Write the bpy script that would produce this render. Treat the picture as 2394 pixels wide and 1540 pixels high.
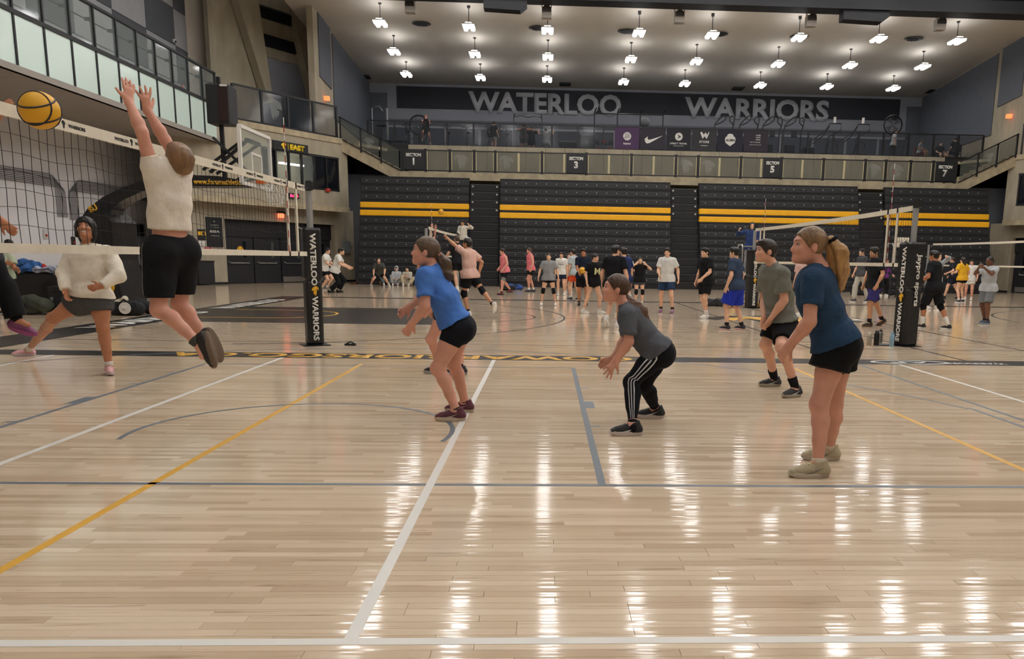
import bpy, bmesh, math, random
import numpy as np
from mathutils import Vector, Matrix

for o in list(bpy.data.objects):
    bpy.data.objects.remove(o, do_unlink=True)
SC = bpy.context.scene
COL = SC.collection
random.seed(7)

# ------------------------------------------------------------------ camera
# world: X along the bleachers, Y into the hall, Z up, metres; the photographer holds the phone 1.4 m up
F, PX, PY, CAMH = 1850.0, 1359.0, 930.0, 1.4
_dy = np.array([1277 - PX, -(604 - PY), F]); _dy /= np.linalg.norm(_dy)
_t = ((1277 - PX) ** 2 + (604 - PY) ** 2 + F * F) / ((PX - 1277) + (PY - 604) * .0172)
_dx = np.array([1277 + _t - PX, -(604 + .0172 * _t - PY), F]); _dx /= np.linalg.norm(_dx)
_dz = np.cross(_dx, _dy)
if _dz[1] < 0:
    _dz = -_dz
RW = np.stack([_dx, _dy, _dz], 1)
CC = np.array([0, 0, CAMH])


def ray(px, py):
    return RW.T @ np.array([px - PX, -(py - PY), F])


def U(px, py, Y):            # measured point at distance Y into the hall
    d = ray(px, py); return CC + d * (Y / d[1])


def G(px, py, z=0.0):        # measured point on the level z
    d = ray(px, py); return CC + d * ((z - CAMH) / d[2])


def UX(px, py, X):
    d = ray(px, py); return CC + d * (X / d[0])


cam_data = bpy.data.cameras.new('camera')
cam = bpy.data.objects.new('camera', cam_data)
COL.objects.link(cam)
cam_data.sensor_fit = 'HORIZONTAL'; cam_data.sensor_width = 36
cam_data.lens = F * 36 / 2394
cam_data.shift_x = -(PX - 1197) / 2394
cam_data.shift_y = (PY - 770) / 2394
cam_data.clip_start = .05; cam_data.clip_end = 200
_r, _u, _f = RW.T @ [1, 0, 0], RW.T @ [0, 1, 0], RW.T @ [0, 0, 1]
cam.matrix_world = Matrix(((_r[0], _u[0], -_f[0], 0), (_r[1], _u[1], -_f[1], 0), (_r[2], _u[2], -_f[2], CAMH), (0, 0, 0, 1)))
SC.camera = cam

# ------------------------------------------------------------------ world and exposure
w = bpy.data.worlds.new('world'); SC.world = w; w.use_nodes = True
w.node_tree.nodes['Background'].inputs[0].default_value = (.75, .85, 1, 1)
w.node_tree.nodes['Background'].inputs[1].default_value = 0.0
SC.view_settings.view_transform = 'Standard'
SC.view_settings.look = 'None'
SC.view_settings.gamma = 1
SC.view_settings.use_curve_mapping = False
SC.view_settings.exposure = 0.56
LAMP_HALL, LAMP_GALLERY = 38.0, 15.0        # emission of the ceiling lamps' lenses


# ------------------------------------------------------------------ materials
def lin(c):
    if isinstance(c, str):
        c = [int(c[i:i + 2], 16) / 255 for i in (0, 2, 4)]
    return tuple(x / 12.92 if x <= .04045 else ((x + .055) / 1.055) ** 2.4 for x in c)


MATS = {}


def mat(name, col, rough=.6, metal=0., var=0., vscale=4., bump=0., bscale=30., emit=None, es=0., alpha=1., trans=0., stretch=None, coat=0., spec=.5, sss=0.):
    if name in MATS:
        return MATS[name]
    m = bpy.data.materials.new(name); m.use_nodes = True
    nt = m.node_tree; b = nt.nodes['Principled BSDF']
    c = lin(col)
    b.inputs['Base Color'].default_value = (*c, 1)
    b.inputs['Roughness'].default_value = rough
    b.inputs['Metallic'].default_value = metal
    b.inputs['Specular IOR Level'].default_value = spec
    if coat: b.inputs['Coat Weight'].default_value = coat; b.inputs['Coat Roughness'].default_value = .15
    if sss:
        b.inputs['Subsurface Weight'].default_value = sss
        b.inputs['Subsurface Radius'].default_value = (.012, .005, .003)
        b.inputs['Subsurface Scale'].default_value = 1.
    if alpha < 1: b.inputs['Alpha'].default_value = alpha
    if trans: b.inputs['Transmission Weight'].default_value = trans; b.inputs['IOR'].default_value = 1.1
    if emit is not None:
        b.inputs['Emission Color'].default_value = (*lin(emit), 1); b.inputs['Emission Strength'].default_value = es
    if var or bump:
        tc = nt.nodes.new('ShaderNodeTexCoord'); src = tc.outputs['Object']
        if stretch:
            mp = nt.nodes.new('ShaderNodeMapping'); mp.inputs['Scale'].default_value = stretch
            nt.links.new(src, mp.inputs['Vector']); src = mp.outputs['Vector']
    if var:
        n = nt.nodes.new('ShaderNodeTexNoise'); n.inputs['Scale'].default_value = vscale; n.inputs['Detail'].default_value = 5
        nt.links.new(src, n.inputs['Vector'])
        r = nt.nodes.new('ShaderNodeValToRGB')
        r.color_ramp.elements[0].position = .3; r.color_ramp.elements[1].position = .7
        r.color_ramp.elements[0].color = (*[x * (1 - var) for x in c], 1)
        r.color_ramp.elements[1].color = (*[min(1, x * (1 + var)) for x in c], 1)
        nt.links.new(n.outputs['Fac'], r.inputs[0]); nt.links.new(r.outputs[0], b.inputs['Base Color'])
    if bump:
        n2 = nt.nodes.new('ShaderNodeTexNoise'); n2.inputs['Scale'].default_value = bscale; n2.inputs['Detail'].default_value = 3
        nt.links.new(src, n2.inputs['Vector'])
        bp = nt.nodes.new('ShaderNodeBump'); bp.inputs['Strength'].default_value = bump; bp.inputs['Distance'].default_value = .02
        nt.links.new(n2.outputs['Fac'], bp.inputs['Height']); nt.links.new(bp.outputs[0], b.inputs['Normal'])
    MATS[name] = m
    return m


# ------------------------------------------------------------------ object helpers
def link(o, parent=None):
    COL.objects.link(o)
    if parent is not None:
        o.parent = parent
    return o


def tag(o, label, cat, group=None):
    o['label'] = label; o['category'] = cat
    if group: o['group'] = group
    return o


def struct(o):
    o['kind'] = 'structure'; return o


def stuff(o):
    o['kind'] = 'stuff'; return o


def empty(name, loc=(0, 0, 0), rz=0., label=None, cat=None, group=None, parent=None):
    o = bpy.data.objects.new(name, None); o.empty_display_size = .1
    o.location = loc; o.rotation_euler = (0, 0, rz); link(o, parent)
    if label: tag(o, label, cat, group)
    return o


def copy_tree(o, parent=None):
    c = o.copy(); COL.objects.link(c); c.parent = parent
    for ch in list(o.children):
        copy_tree(ch, c)
    return c


class MB:
    """collects boxes, prisms, tubes and lathes into one mesh"""
    def __init__(s): s.v = []; s.f = []; s.M = None

    def add(s, vs, fs):
        k = len(s.v)
        for p in vs:
            s.v.append(tuple(s.M @ Vector(p)) if s.M is not None else tuple(p))
        for f in fs: s.f.append([i + k for i in f])
        return s

    def box(s, a, b):
        x0, y0, z0 = a; x1, y1, z1 = b
        x0, x1 = min(x0, x1), max(x0, x1); y0, y1 = min(y0, y1), max(y0, y1); z0, z1 = min(z0, z1), max(z0, z1)
        return s.add([(x0, y0, z0), (x1, y0, z0), (x1, y1, z0), (x0, y1, z0), (x0, y0, z1), (x1, y0, z1), (x1, y1, z1), (x0, y1, z1)],
                     [(0, 3, 2, 1), (4, 5, 6, 7), (0, 1, 5, 4), (1, 2, 6, 5), (2, 3, 7, 6), (3, 0, 4, 7)])

    def cbox(s, c, d):
        return s.box([c[i] - d[i] / 2 for i in range(3)], [c[i] + d[i] / 2 for i in range(3)])

    def bbox(s, a, b, e=.01):
        """box with chamfered vertical and top edges"""
        x0, y0, z0 = [min(a[i], b[i]) for i in range(3)]; x1, y1, z1 = [max(a[i], b[i]) for i in range(3)]
        def ring(z, i): return [(x0 + i, y0, z), (x1 - i, y0, z), (x1, y0 + i, z), (x1, y1 - i, z), (x1 - i, y1, z), (x0 + i, y1, z), (x0, y1 - i, z), (x0, y0 + i, z)]
        def ring2(z): return [(x0 + e, y0 + e * .6, z), (x1 - e, y0 + e * .6, z), (x1 - e * .6, y0 + e, z), (x1 - e * .6, y1 - e, z), (x1 - e, y1 - e * .6, z), (x0 + e, y1 - e * .6, z), (x0 + e * .6, y1 - e, z), (x0 + e * .6, y0 + e, z)]
        vs = ring2(z0) + ring(z0 + e, e) + ring(z1 - e, e) + ring2(z1)
        fs = [tuple(range(7, -1, -1)), tuple(range(24, 32))]
        for k in range(3):
            for i in range(8):
                j = (i + 1) % 8
                fs.append((k * 8 + i, k * 8 + j, k * 8 + 8 + j, k * 8 + 8 + i))
        return s.add(vs, fs)

    def prism(s, pts, z0, z1, M=None):
        """polygon pts (x,y) extruded z0..z1, M maps local to final"""
        n = len(pts)
        ar = sum(pts[i][0] * pts[(i + 1) % n][1] - pts[(i + 1) % n][0] * pts[i][1] for i in range(n))
        if ar < 0: pts = pts[::-1]
        vs = [(p[0], p[1], z0) for p in pts] + [(p[0], p[1], z1) for p in pts]
        if M is not None: vs = [tuple(M @ Vector(v)) for v in vs]
        fs = [tuple(range(n - 1, -1, -1)), tuple(range(n, 2 * n))]
        for i in range(n):
            j = (i + 1) % n; fs.append((i, j, n + j, n + i))
        return s.add(vs, fs)

    def tube(s, pts, r, n=8, closed=False, caps=True):
        pts = [Vector(p) for p in pts]; m = len(pts)
        rs = r if isinstance(r, (list, tuple)) else [r] * m
        rings = []; ref = None
        for i in range(m):
            a = pts[(i - 1) % m] if (i > 0 or closed) else pts[i]; b = pts[(i + 1) % m] if (i < m - 1 or closed) else pts[i]
            t = (b - a); t = t.normalized() if t.length > 1e-9 else Vector((0, 0, 1))
            if ref is None:
                ref = Vector((0, 0, 1)) if abs(t.z) < .9 else Vector((1, 0, 0))
            x = ref - t * ref.dot(t)
            if x.length < 1e-6: x = t.orthogonal()
            x.normalize(); y = t.cross(x); ref = x
            rings.append([pts[i] + (x * math.cos(q) + y * math.sin(q)) * rs[i] for q in [2 * math.pi * k / n for k in range(n)]])
        vs = [v for R in rings for v in R]; fs = []
        for i in range(m if closed else m - 1):
            j = (i + 1) % m
            for k in range(n):
                l = (k + 1) % n; fs.append((i * n + k, i * n + l, j * n + l, j * n + k))
        if caps and not closed:
            fs.append(tuple(range(n - 1, -1, -1))); fs.append(tuple(range((m - 1) * n, m * n)))
        return s.add(vs, fs)

    def bar(s, a, b, w, h=None):
        """rectangular bar from a to b"""
        h = h or w; a = Vector(a); b = Vector(b); t = (b - a).normalized()
        ref = Vector((0, 0, 1)) if abs(t.z) < .95 else Vector((0, 1, 0))
        x = t.cross(ref).normalized(); y = x.cross(t).normalized()
        vs = [p + x * sx * w / 2 + y * sy * h / 2 for p in (a, b) for sx, sy in ((-1, -1), (1, -1), (1, 1), (-1, 1))]
        return s.add(vs, [(0, 1, 2, 3), (7, 6, 5, 4), (0, 4, 5, 1), (1, 5, 6, 2), (2, 6, 7, 3), (3, 7, 4, 0)])

    def lathe(s, prof, n=16, c=(0, 0, 0), axis='z'):
        vs = []; fs = []
        for (r, z) in prof:
            for k in range(n):
                q = 2 * math.pi * k / n
                p = (r * math.cos(q), r * math.sin(q), z)
                if axis == 'y': p = (p[0], p[2], p[1])
                if axis == 'x': p = (p[2], p[0], p[1])
                vs.append((p[0] + c[0], p[1] + c[1], p[2] + c[2]))
        for i in range(len(prof) - 1):
            for k in range(n):
                l = (k + 1) % n; fs.append((i * n + k, i * n + l, (i + 1) * n + l, (i + 1) * n + k))
        fs.append(tuple(range(n - 1, -1, -1))); fs.append(tuple(range((len(prof) - 1) * n, len(prof) * n)))
        return s.add(vs, fs)

    def sphere(s, c, r, n=12, m=8):
        r = r if isinstance(r, (tuple, list)) else (r, r, r)
        vs = [(c[0], c[1], c[2] - r[2])]; fs = []
        for i in range(1, m):
            t = math.pi * i / m - math.pi / 2
            for k in range(n):
                q = 2 * math.pi * k / n
                vs.append((c[0] + r[0] * math.cos(t) * math.cos(q), c[1] + r[1] * math.cos(t) * math.sin(q), c[2] + r[2] * math.sin(t)))
        vs.append((c[0], c[1], c[2] + r[2])); e = len(vs) - 1
        for k in range(n):
            l = (k + 1) % n
            fs.append((0, 1 + l, 1 + k)); fs.append((e, e - n + k, e - n + l))
            for i in range(m - 2):
                fs.append((1 + i * n + k, 1 + i * n + l, 1 + (i + 1) * n + l, 1 + (i + 1) * n + k))
        return s.add(vs, fs)

    def mesh(s, name, smooth=False):
        me = bpy.data.meshes.new(name); me.from_pydata(s.v, [], s.f); me.update()
        if smooth:
            me.polygons.foreach_set('use_smooth', [True] * len(me.polygons))
            try: me.set_sharp_from_angle(angle=math.radians(40))
            except Exception: pass
        return me

    def build(s, name, material, parent=None, smooth=False, loc=None):
        me = s.mesh(name, smooth)
        if material: me.materials.append(material)
        o = bpy.data.objects.new(name, me)
        if loc is not None: o.location = loc
        return link(o, parent)


def obj(name, me, parent=None, loc=None, M=None):
    o = bpy.data.objects.new(name, me)
    if loc is not None: o.location = loc
    if M is not None: o.matrix_local = M
    return link(o, parent)


def frame(o, x, y, z=None):
    """matrix with origin o and axes x (right), y (up)"""
    x = Vector(x).normalized(); y = Vector(y); y = (y - x * x.dot(y)).normalized(); z = x.cross(y)
    return Matrix(((x[0], y[0], z[0], o[0]), (x[1], y[1], z[1], o[1]), (x[2], y[2], z[2], o[2]), (0, 0, 0, 1)))


def text_mesh(txt, height, width=None, bold=.0, depth=.004, spacing=1., res=3, shear=0.):
    cu = bpy.data.curves.new('lettering', 'FONT'); cu.body = txt; cu.size = 1; cu.offset = bold; cu.extrude = 0
    cu.align_x = 'LEFT'; cu.space_character = spacing; cu.resolution_u = res; cu.shear = shear
    o = bpy.data.objects.new('tmp_text', cu); COL.objects.link(o)
    dg = bpy.context.evaluated_depsgraph_get()
    me = bpy.data.meshes.new_from_object(o.evaluated_get(dg))
    bpy.data.objects.remove(o, do_unlink=True); bpy.data.curves.remove(cu)
    bm = bmesh.new(); bm.from_mesh(me)
    if depth:
        r = bmesh.ops.extrude_face_region(bm, geom=bm.faces[:])
        for v in [g for g in r['geom'] if isinstance(g, bmesh.types.BMVert)]: v.co.z += 1
    xs = [v.co.x for v in bm.verts]; ys = [v.co.y for v in bm.verts]
    x0, x1, y0, y1 = min(xs), max(xs), min(ys), max(ys)
    ky = height / (y1 - y0); kx = width / (x1 - x0) if width else ky
    for v in bm.verts:
        v.co.x = (v.co.x - (x0 + x1) / 2) * kx; v.co.y = (v.co.y - (y0 + y1) / 2) * ky; v.co.z *= depth
    bmesh.ops.recalc_face_normals(bm, faces=bm.faces[:])
    bm.to_mesh(me); bm.free()
    return me


def lettering(txt, M, height, material, parent=None, width=None, bold=.02, depth=.004, name='lettering', **k):
    me = text_mesh(txt, height, width, bold, depth, **k); me.materials.append(material)
    o = bpy.data.objects.new(name, me); o.matrix_local = M
    return link(o, parent)


# warrior-helmet emblem, unit square, facing left
HELM = [(-.08, .42), (.12, .50), (.32, .46), (.45, .33), (.50, .14), (.46, .02), (.40, .16), (.30, .26), (.26, .10), (.24, -.12), (.20, -.38), (.10, -.50),
        (.06, -.28), (-.02, -.46), (-.06, -.22), (-.10, -.36), (-.16, -.20), (-.20, -.06), (-.12, -.04), (-.06, .02), (-.14, .06), (-.30, .00), (-.36, .06), (-.34, .20), (-.26, .32)]

# ================================================================== the hall
XC = 6.25                                  # axis of the main court


def mc(x, sd):                             # mirror in the court axis
    return x if sd < 0 else 2 * XC - x


def mx(x, sd):                             # mirror in the building axis
    return x if sd < 0 else 14.2 - x


CONC = mat('concrete', 'a39a86', .85, var=.13, vscale=1.2, bump=.15, bscale=9, stretch=(2, 2, .7))
CONC_D = mat('concrete_trim', 'ac9f84', .85, var=.18, vscale=3, bump=.2, bscale=12)
PAINT = mat('wall_paint', 'dddde0', .7, var=.05, vscale=.8)
GPAINT = mat('gallery_paint', '8c8f98', .75, var=.05, vscale=.8)
DPANEL = mat('acoustic_panel_dark', '55585e', .9, var=.05)
LPANEL = mat('acoustic_panel_light', '9fa1a5', .9, var=.05)
GPANEL = mat('gallery_panel', '5c6068', .9, var=.06)
BEIGE = mat('beige_wall', 'c0b7aa', .85, var=.05, vscale=.6)
BLACK = mat('black_metal', '141518', .45)
BLK2 = mat('black_paint', '1a1b1f', .6, var=.15, vscale=3)
STEEL = mat('steel', 'b8b8b6', .35, metal=.9)
SOFFIT = mat('soffit', '969089', .8, var=.04)
DGLASS = mat('dark_glass', '12161d', .08, spec=.8)
GLASS = mat('clear_glass', '9aa6a4', .06, alpha=.20, spec=.6)
GLASS2 = mat('rail_glass', '5f635c', .12, alpha=.45, spec=.5)
ETCH = mat('etched_glass', 'b9c0bc', .6, alpha=.13)
FROST = mat('frosted_panel', 'cfe4dc', .18)
YEL = mat('yellow_paint', 'eab32e', .45)
WHT = mat('white_paint', 'dedcd6', .4)
GRYL = mat('grey_line_paint', '69727b', .4)
BLKL = mat('black_line_paint', '17181b', .3, spec=.5)
GOLD = mat('gold_line_paint', 'dba83e', .4)


# ------------------------------------------------------------------ floor
def wood(name, use_random):
    m = bpy.data.materials.new(name); m.use_nodes = True; nt = m.node_tree; N = nt.nodes.new; Lk = nt.links.new
    b = nt.nodes['Principled BSDF']
    geo = N('ShaderNodeNewGeometry'); sep = N('ShaderNodeSeparateXYZ'); Lk(geo.outputs['Position'], sep.inputs[0])

    def mth(op, a, c=None):
        n = N('ShaderNodeMath'); n.operation = op
        for i, q in enumerate((a, c)):
            if q is None: continue
            if isinstance(q, (int, float)): n.inputs[i].default_value = q
            else: Lk(q, n.inputs[i])
        return n.outputs[0]
    if use_random:
        oi = N('ShaderNodeObjectInfo'); rnd = oi.outputs['Random']; gap = None
    else:
        row = mth('FLOOR', mth('DIVIDE', sep.outputs['Y'], .057))
        w1 = N('ShaderNodeTexWhiteNoise'); w1.noise_dimensions = '1D'; Lk(row, w1.inputs['W'])
        xs = mth('ADD', mth('DIVIDE', sep.outputs['X'], mth('ADD', mth('MULTIPLY', w1.outputs['Value'], .8), .6)), mth('MULTIPLY', w1.outputs['Value'], 37.))
        brd = mth('FLOOR', xs)
        w2 = N('ShaderNodeTexWhiteNoise'); w2.noise_dimensions = '2D'; cmb = N('ShaderNodeCombineXYZ'); Lk(row, cmb.inputs[0]); Lk(brd, cmb.inputs[1]); Lk(cmb.outputs[0], w2.inputs['Vector'])
        rnd = w2.outputs['Value']
    mp = N('ShaderNodeMapping'); mp.inputs['Scale'].default_value = (2.2, 40, 1); Lk(geo.outputs['Position'], mp.inputs['Vector'])
    add = N('ShaderNodeVectorMath'); add.operation = 'ADD'; c2 = N('ShaderNodeCombineXYZ'); Lk(mth('MULTIPLY', rnd, 50.), c2.inputs[2]); Lk(mp.outputs[0], add.inputs[0]); Lk(c2.outputs[0], add.inputs[1])
    gr = N('ShaderNodeTexNoise'); gr.inputs['Scale'].default_value = 1.; gr.inputs['Detail'].default_value = 6; gr.inputs['Distortion'].default_value = .6; Lk(add.outputs[0], gr.inputs['Vector'])
    r1 = N('ShaderNodeValToRGB'); e = r1.color_ramp.elements
    e[0].position = 0.; e[0].color = (*lin('c1ab91'), 1); e[1].position = 1.; e[1].color = (*lin('dccab2'), 1)
    x = e.new(.35); x.color = (*lin('cebaa0'), 1); x = e.new(.7); x.color = (*lin('d6c2a9'), 1)
    Lk(rnd, r1.inputs[0])
    r2 = N('ShaderNodeValToRGB'); e = r2.color_ramp.elements; e[0].position = .24; e[0].color = (.55, .47, .40, 1); e[1].position = .40; e[1].color = (1, 1, 1, 1)
    Lk(gr.outputs['Fac'], r2.inputs[0])
    mul = N('ShaderNodeMixRGB'); mul.blend_type = 'MULTIPLY'; mul.inputs[0].default_value = .8; Lk(r1.outputs[0], mul.inputs[1]); Lk(r2.outputs[0], mul.inputs[2])
    Lk(mul.outputs[0], b.inputs['Base Color'])
    b.inputs['Roughness'].default_value = .09; b.inputs['Specular IOR Level'].default_value = .29
    mp2 = N('ShaderNodeMapping'); mp2.inputs['Scale'].default_value = (.9, 17.5, 1); Lk(geo.outputs['Position'], mp2.inputs['Vector'])
    n2 = N('ShaderNodeTexNoise'); n2.inputs['Scale'].default_value = 1.; n2.inputs['Detail'].default_value = 1; Lk(mp2.outputs[0], n2.inputs['Vector'])
    bp = N('ShaderNodeBump'); bp.inputs['Strength'].default_value = .075; bp.inputs['Distance'].default_value = .02; Lk(n2.outputs['Fac'], bp.inputs['Height']); Lk(bp.outputs[0], b.inputs['Normal'])
    return m


WOOD, PLANK = wood('maple_floor', False), wood('maple_plank', True)
PX0, PX1, PY0, PY1 = -3.4, 3.4, 2.565, 3.819
m = MB()
for a, b2 in (((-19, -9), (31, PY0)), ((-19, PY1), (31, 46)), ((-19, PY0), (PX0, PY1)), ((PX1, PY0), (31, PY1))):
    m.add([(a[0], a[1], 0), (b2[0], a[1], 0), (b2[0], b2[1], 0), (a[0], b2[1], 0)], [(0, 1, 2, 3)])
m.add([(PX0, PY0, -.02), (PX1, PY0, -.02), (PX1, PY1, -.02), (PX0, PY1, -.02)], [(0, 1, 2, 3)])
floor = struct(m.build('floor', WOOD))
rp = random.Random(3)
pm = {}
for r in range(22):
    y0 = PY0 + r * .057; x = PX0
    while x < PX1 - .01:
        L = rp.choice((.45, .6, .75, .9, 1.05, 1.2))
        if x + L > PX1 - .2: L = round(PX1 - x, 2)
        if L not in pm:
            q = MB(); q.bbox((0, 0, -.018), (L - .0012, .0558, 0), .0009); pm[L] = q.mesh('plank'); pm[L].materials.append(PLANK)
        o = obj('plank', pm[L], floor, loc=(x, y0, 0)); x += L


def fline(x0, y0, x1, y1, material, w=.05, z=.0012, name='court_line'):
    d = Vector((x1 - x0, y1 - y0)); n = Vector((-d.y, d.x)).normalized() * w / 2
    q = MB(); q.prism([(x0 + n.x, y0 + n.y), (x1 + n.x, y1 + n.y), (x1 - n.x, y1 - n.y), (x0 - n.x, y0 - n.y)], .0002, z)
    return q.build(name, material, floor)


def frect(x0, y0, x1, y1, material, z=.0012, name='court_line'):
    q = MB(); q.box((x0, y0, .0002), (x1, y1, z)); return q.build(name, material, floor)


def farc(cx, cy, r, a0, a1, material, w=.05, z=.0014, n=48, name='court_line', ry=None):
    q = MB(); ry = ry or r; vs = []; fs = []
    for i in range(n + 1):
        t = math.radians(a0 + (a1 - a0) * i / n)
        for k in (-w / 2, w / 2):
            for zz in (.0002, z): vs.append((cx + (r + k) * math.cos(t), cy + (ry + k) * math.sin(t), zz))
    for i in range(n):
        k = i * 4; fs += [(k + 1, k + 3, k + 7, k + 5), (k, k + 1, k + 5, k + 4), (k + 2, k + 6, k + 7, k + 3)]
    q.add(vs, fs); return q.build(name, material, floor)


# near court: volleyball (white, gold) and practice basketball (grey)
fline(-12.4, 2.745, 5.05, 2.745, WHT)
for x in (-12.3, -6.65, -3.6, -.71, 5.03): fline(x, 2.77, x, 10.95, WHT, .052)
for x in (-2.4, 3.35): fline(x, -4, x, 10.4, GOLD, .05, .0011)
fline(-13, 4.8, 14, 4.8, GRYL, .045, .0011)
for x in (.365, -4.34): fline(x, 4.8, x, 10.22, GRYL, .05, .0013)
fline(-4.34, 10.22, .365, 10.22, GRYL, .035)
for sx, x in ((1, .39), (-1, -4.36)):
    frect(x, 7.42, x + sx * .09, 7.77, GRYL)
    for y in (6.59, 8.60, 9.43): frect(x, y - .02, x + sx * .09, y + .02, GRYL)
farc(-2.0, 6.28, 1.25, -14, 194, GRYL, .04)
farc(-2.0, 5.75, 6.45, 16, 164, GRYL, .04)
for x in (4.24, -8.24): fline(x, -2, x, 7.6, GRYL, .04)
fline(4.42, 2.0, 4.42, 10.9, GRYL, .045)
# main court
frect(-9.0, 10.95, 21.5, 11.5, BLKL, name='court_border')
frect(-8.85, 26.7, 21.3, 27.25, BLKL, name='court_border')
frect(-8.85, 11.5, -7.85, 26.7, BLKL, name='court_border')
frect(20.35, 11.5, 21.35, 26.7, BLKL, name='court_border')
for sd in (-1, 1):
    a, b2 = mc(-7.85, sd), mc(-2.06, sd)
    frect(min(a, b2), 16.6, max(a, b2), 21.7, BLKL, .0010, 'key_paint')
    t0 = -90 if sd < 0 else 90
    farc(mc(-2.06, sd), 19.15, 1.8, t0, t0 + 180, BLKL, .05)
    farc(mc(-6.3, sd), 19.15, 6.75, t0 + 12, t0 + 168, BLKL, .05)
    farc(mc(-6.3, sd), 19.15, 1.3, t0, t0 + 180, GOLD, .06, .0018)
    for yy in (17.85, 20.45): fline(mc(-7.8, sd), yy, mc(-6.3, sd), yy, GOLD, .06, .0018)
for x in (4.42, 6.27, 8.08): fline(x, 11.5, x, 26.7, BLKL, .05)
fline(-13, 12.95, -1.0, 12.95, BLKL, .035); fline(-1.0, 12.95, 14, 12.95, BLKL, .03)
lettering('GOWARRIORSGO.CA', frame((-2.0, 11.225, .0013), (-1, 0, 0), (0, -1, 0)), .44, GOLD, floor, width=6.5, bold=.03, depth=.0012)
lettering('WARRIORS', frame((-8.35, 17.2, .0013), (0, 1, 0), (-1, 0, 0)), .6, WHT, floor, width=4.6, bold=.03, depth=.0012)
lettering('WATERLOO', frame((-8.35, 23.0, .0013), (0, 1, 0), (-1, 0, 0)), .6, WHT, floor, width=4.6, bold=.03, depth=.0012)
# emblem at centre court
for sc, mt, z, nm in ((2.9, BLKL, .0016, 'emblem_outline'), (2.35, GOLD, .0022, 'emblem_helmet')):
    q = MB(); q.prism([(6.2 - p[0] * sc * 1.55, 18.9 + p[1] * sc * 1.25) for p in HELM], .0002, z); q.build(nm, mt, floor)
for k in range(6):
    t = math.radians(25 + k * 21)
    q = MB(); q.prism([(6.1 + 1.3 * math.cos(t), 18.9 + 1.0 * math.sin(t)), (6.1 + 2.3 * math.cos(t + .07), 18.9 + 1.9 * math.sin(t + .07)), (6.1 + 2.2 * math.cos(t + .16), 18.9 + 1.85 * math.sin(t + .16))], .0002, .0026); q.build('emblem_crest', BLKL if k % 2 else WHT, floor)
farc(5.3, 11.22, .55, 0, 360, WHT, .06, .0018, name='border_badge', ry=.2)
lettering('AP', frame((5.3, 11.22, .0013), (-1, 0, 0), (0, -1, 0)), .18, WHT, floor, width=.6, depth=.0012)
lettering('WARRIORS', frame((6.25, 11.15, .0013), (-1, 0, 0), (0, -1, 0)), .14, WHT, floor, width=.9, depth=.0012)

# ------------------------------------------------------------------ left long wall with balcony
WLX = -18.3
m = MB(); m.box((WLX - .3, -9, 0), (WLX, 43, 6.05)); wall_left = struct(m.build('wall_left', PAINT))
m = MB(); m.box((WLX, -9, 0), (WLX + .12, 40.5, .8)); m.build('wall_padding', BLK2, wall_left)
for k in range(8):                           # conduit bundle that bends down
    z = 3.72 + k * .062; y = 31.75 - k * .085
    m = MB(); m.tube([(WLX + .04, 8, z), (WLX + .04, y - .25, z), (WLX + .04, y - .07, z - .05), (WLX + .04, y, z - .22), (WLX + .04, y, 2.62)], .012, 6); m.build('conduit', mat('conduit', '5c5d62', .5), wall_left)
    m = MB(); y2 = 31.95 + k * .085; m.tube([(WLX + .04, 41.4, z - .05), (WLX + .04, y2 + .25, z - .05), (WLX + .04, y2 + .07, z - .1), (WLX + .04, y2, z - .27), (WLX + .04, y2, 2.55)], .012, 6); m.build('conduit', MATS['conduit'], wall_left)
m = MB(); m.box((WLX + .005, 36.1, 1.3), (WLX + .08, 37.6, 2.63)); brd = tag(m.build('notice_board', mat('board_grey', '6d6f73', .5)), 'dark notice board hung on the pale left wall', 'notice board')
m = MB(); m.box((WLX + .08, 36.15, 2.1), (WLX + .095, 37.55, 2.58)); m.build('board_header', BLACK, brd)
m = MB(); m.box((WLX + .08, 36.2, 1.4), (WLX + .09, 37.5, 2.03)); m.build('sheet', mat('paper_grey', '8e9094', .7), brd)
for (y, z, c, nm, lb) in ((30.2, 1.8, 'c9c9c6', 'thermostat', 'small white and red plate on the pale left wall'), (31.9, 1.58, '2a2a2c', 'wall_socket', 'small dark socket box on the pale left wall')):
    m = MB(); m.bbox((WLX + .003, y, z), (WLX + .06, y + .22, z + .34), .01); t = tag(m.build(nm, mat('plate_' + c, c, .5)), lb, 'fixture')
    m = MB(); m.box((WLX + .06, y + .05, z + .08), (WLX + .075, y + .16, z + .16)); m.build('button', mat('red_plastic', 'a63226', .4), t)
# balcony slab, glazed front
GX = -14.2
m = MB(); m.box((-18.6, -9, 6.05), (GX + .12, 36.4, 6.22)); slab = struct(m.build('floor_balcony', SOFFIT))
bal = empty('glazed_balcony_front', (GX, 13, 6.05), label='balcony front of pale mint panels with clear glass above and black mullions', cat='balcony')
mull = [36.16 - 1.315 * k for k in range(34)]
for i, y in enumerate(mull):
    yl = y - GX * 0 - 13
    m = MB(); m.box((-.05, yl - .035, 0), (.06, yl + .035, 2.9)); m.build('mullion', BLACK, bal)
    if i < len(mull) - 1 and y > -5:
        yn = mull[i + 1] - 13
        m = MB(); m.box((0, yn + .035, .06), (.025, yl - .035, 1.5)); m.build('mint_panel', FROST, bal)
        m = MB(); m.box((0, yn + .035, 1.62), (.02, yl - .035, 2.82)); m.build('glass_pane', GLASS, bal)
for z0, z1 in ((0, .07), (1.5, 1.62), (2.82, 2.9)):
    m = MB(); m.box((-.05, -21, z0), (.07, 23.2, z1)); m.build('rail', BLACK, bal)
m = MB(); m.tube([(-.2, -21, 2.45), (-.2, 23.1, 2.45)], .022, 8); hr = m.build('handrail', BLACK, bal)
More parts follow.
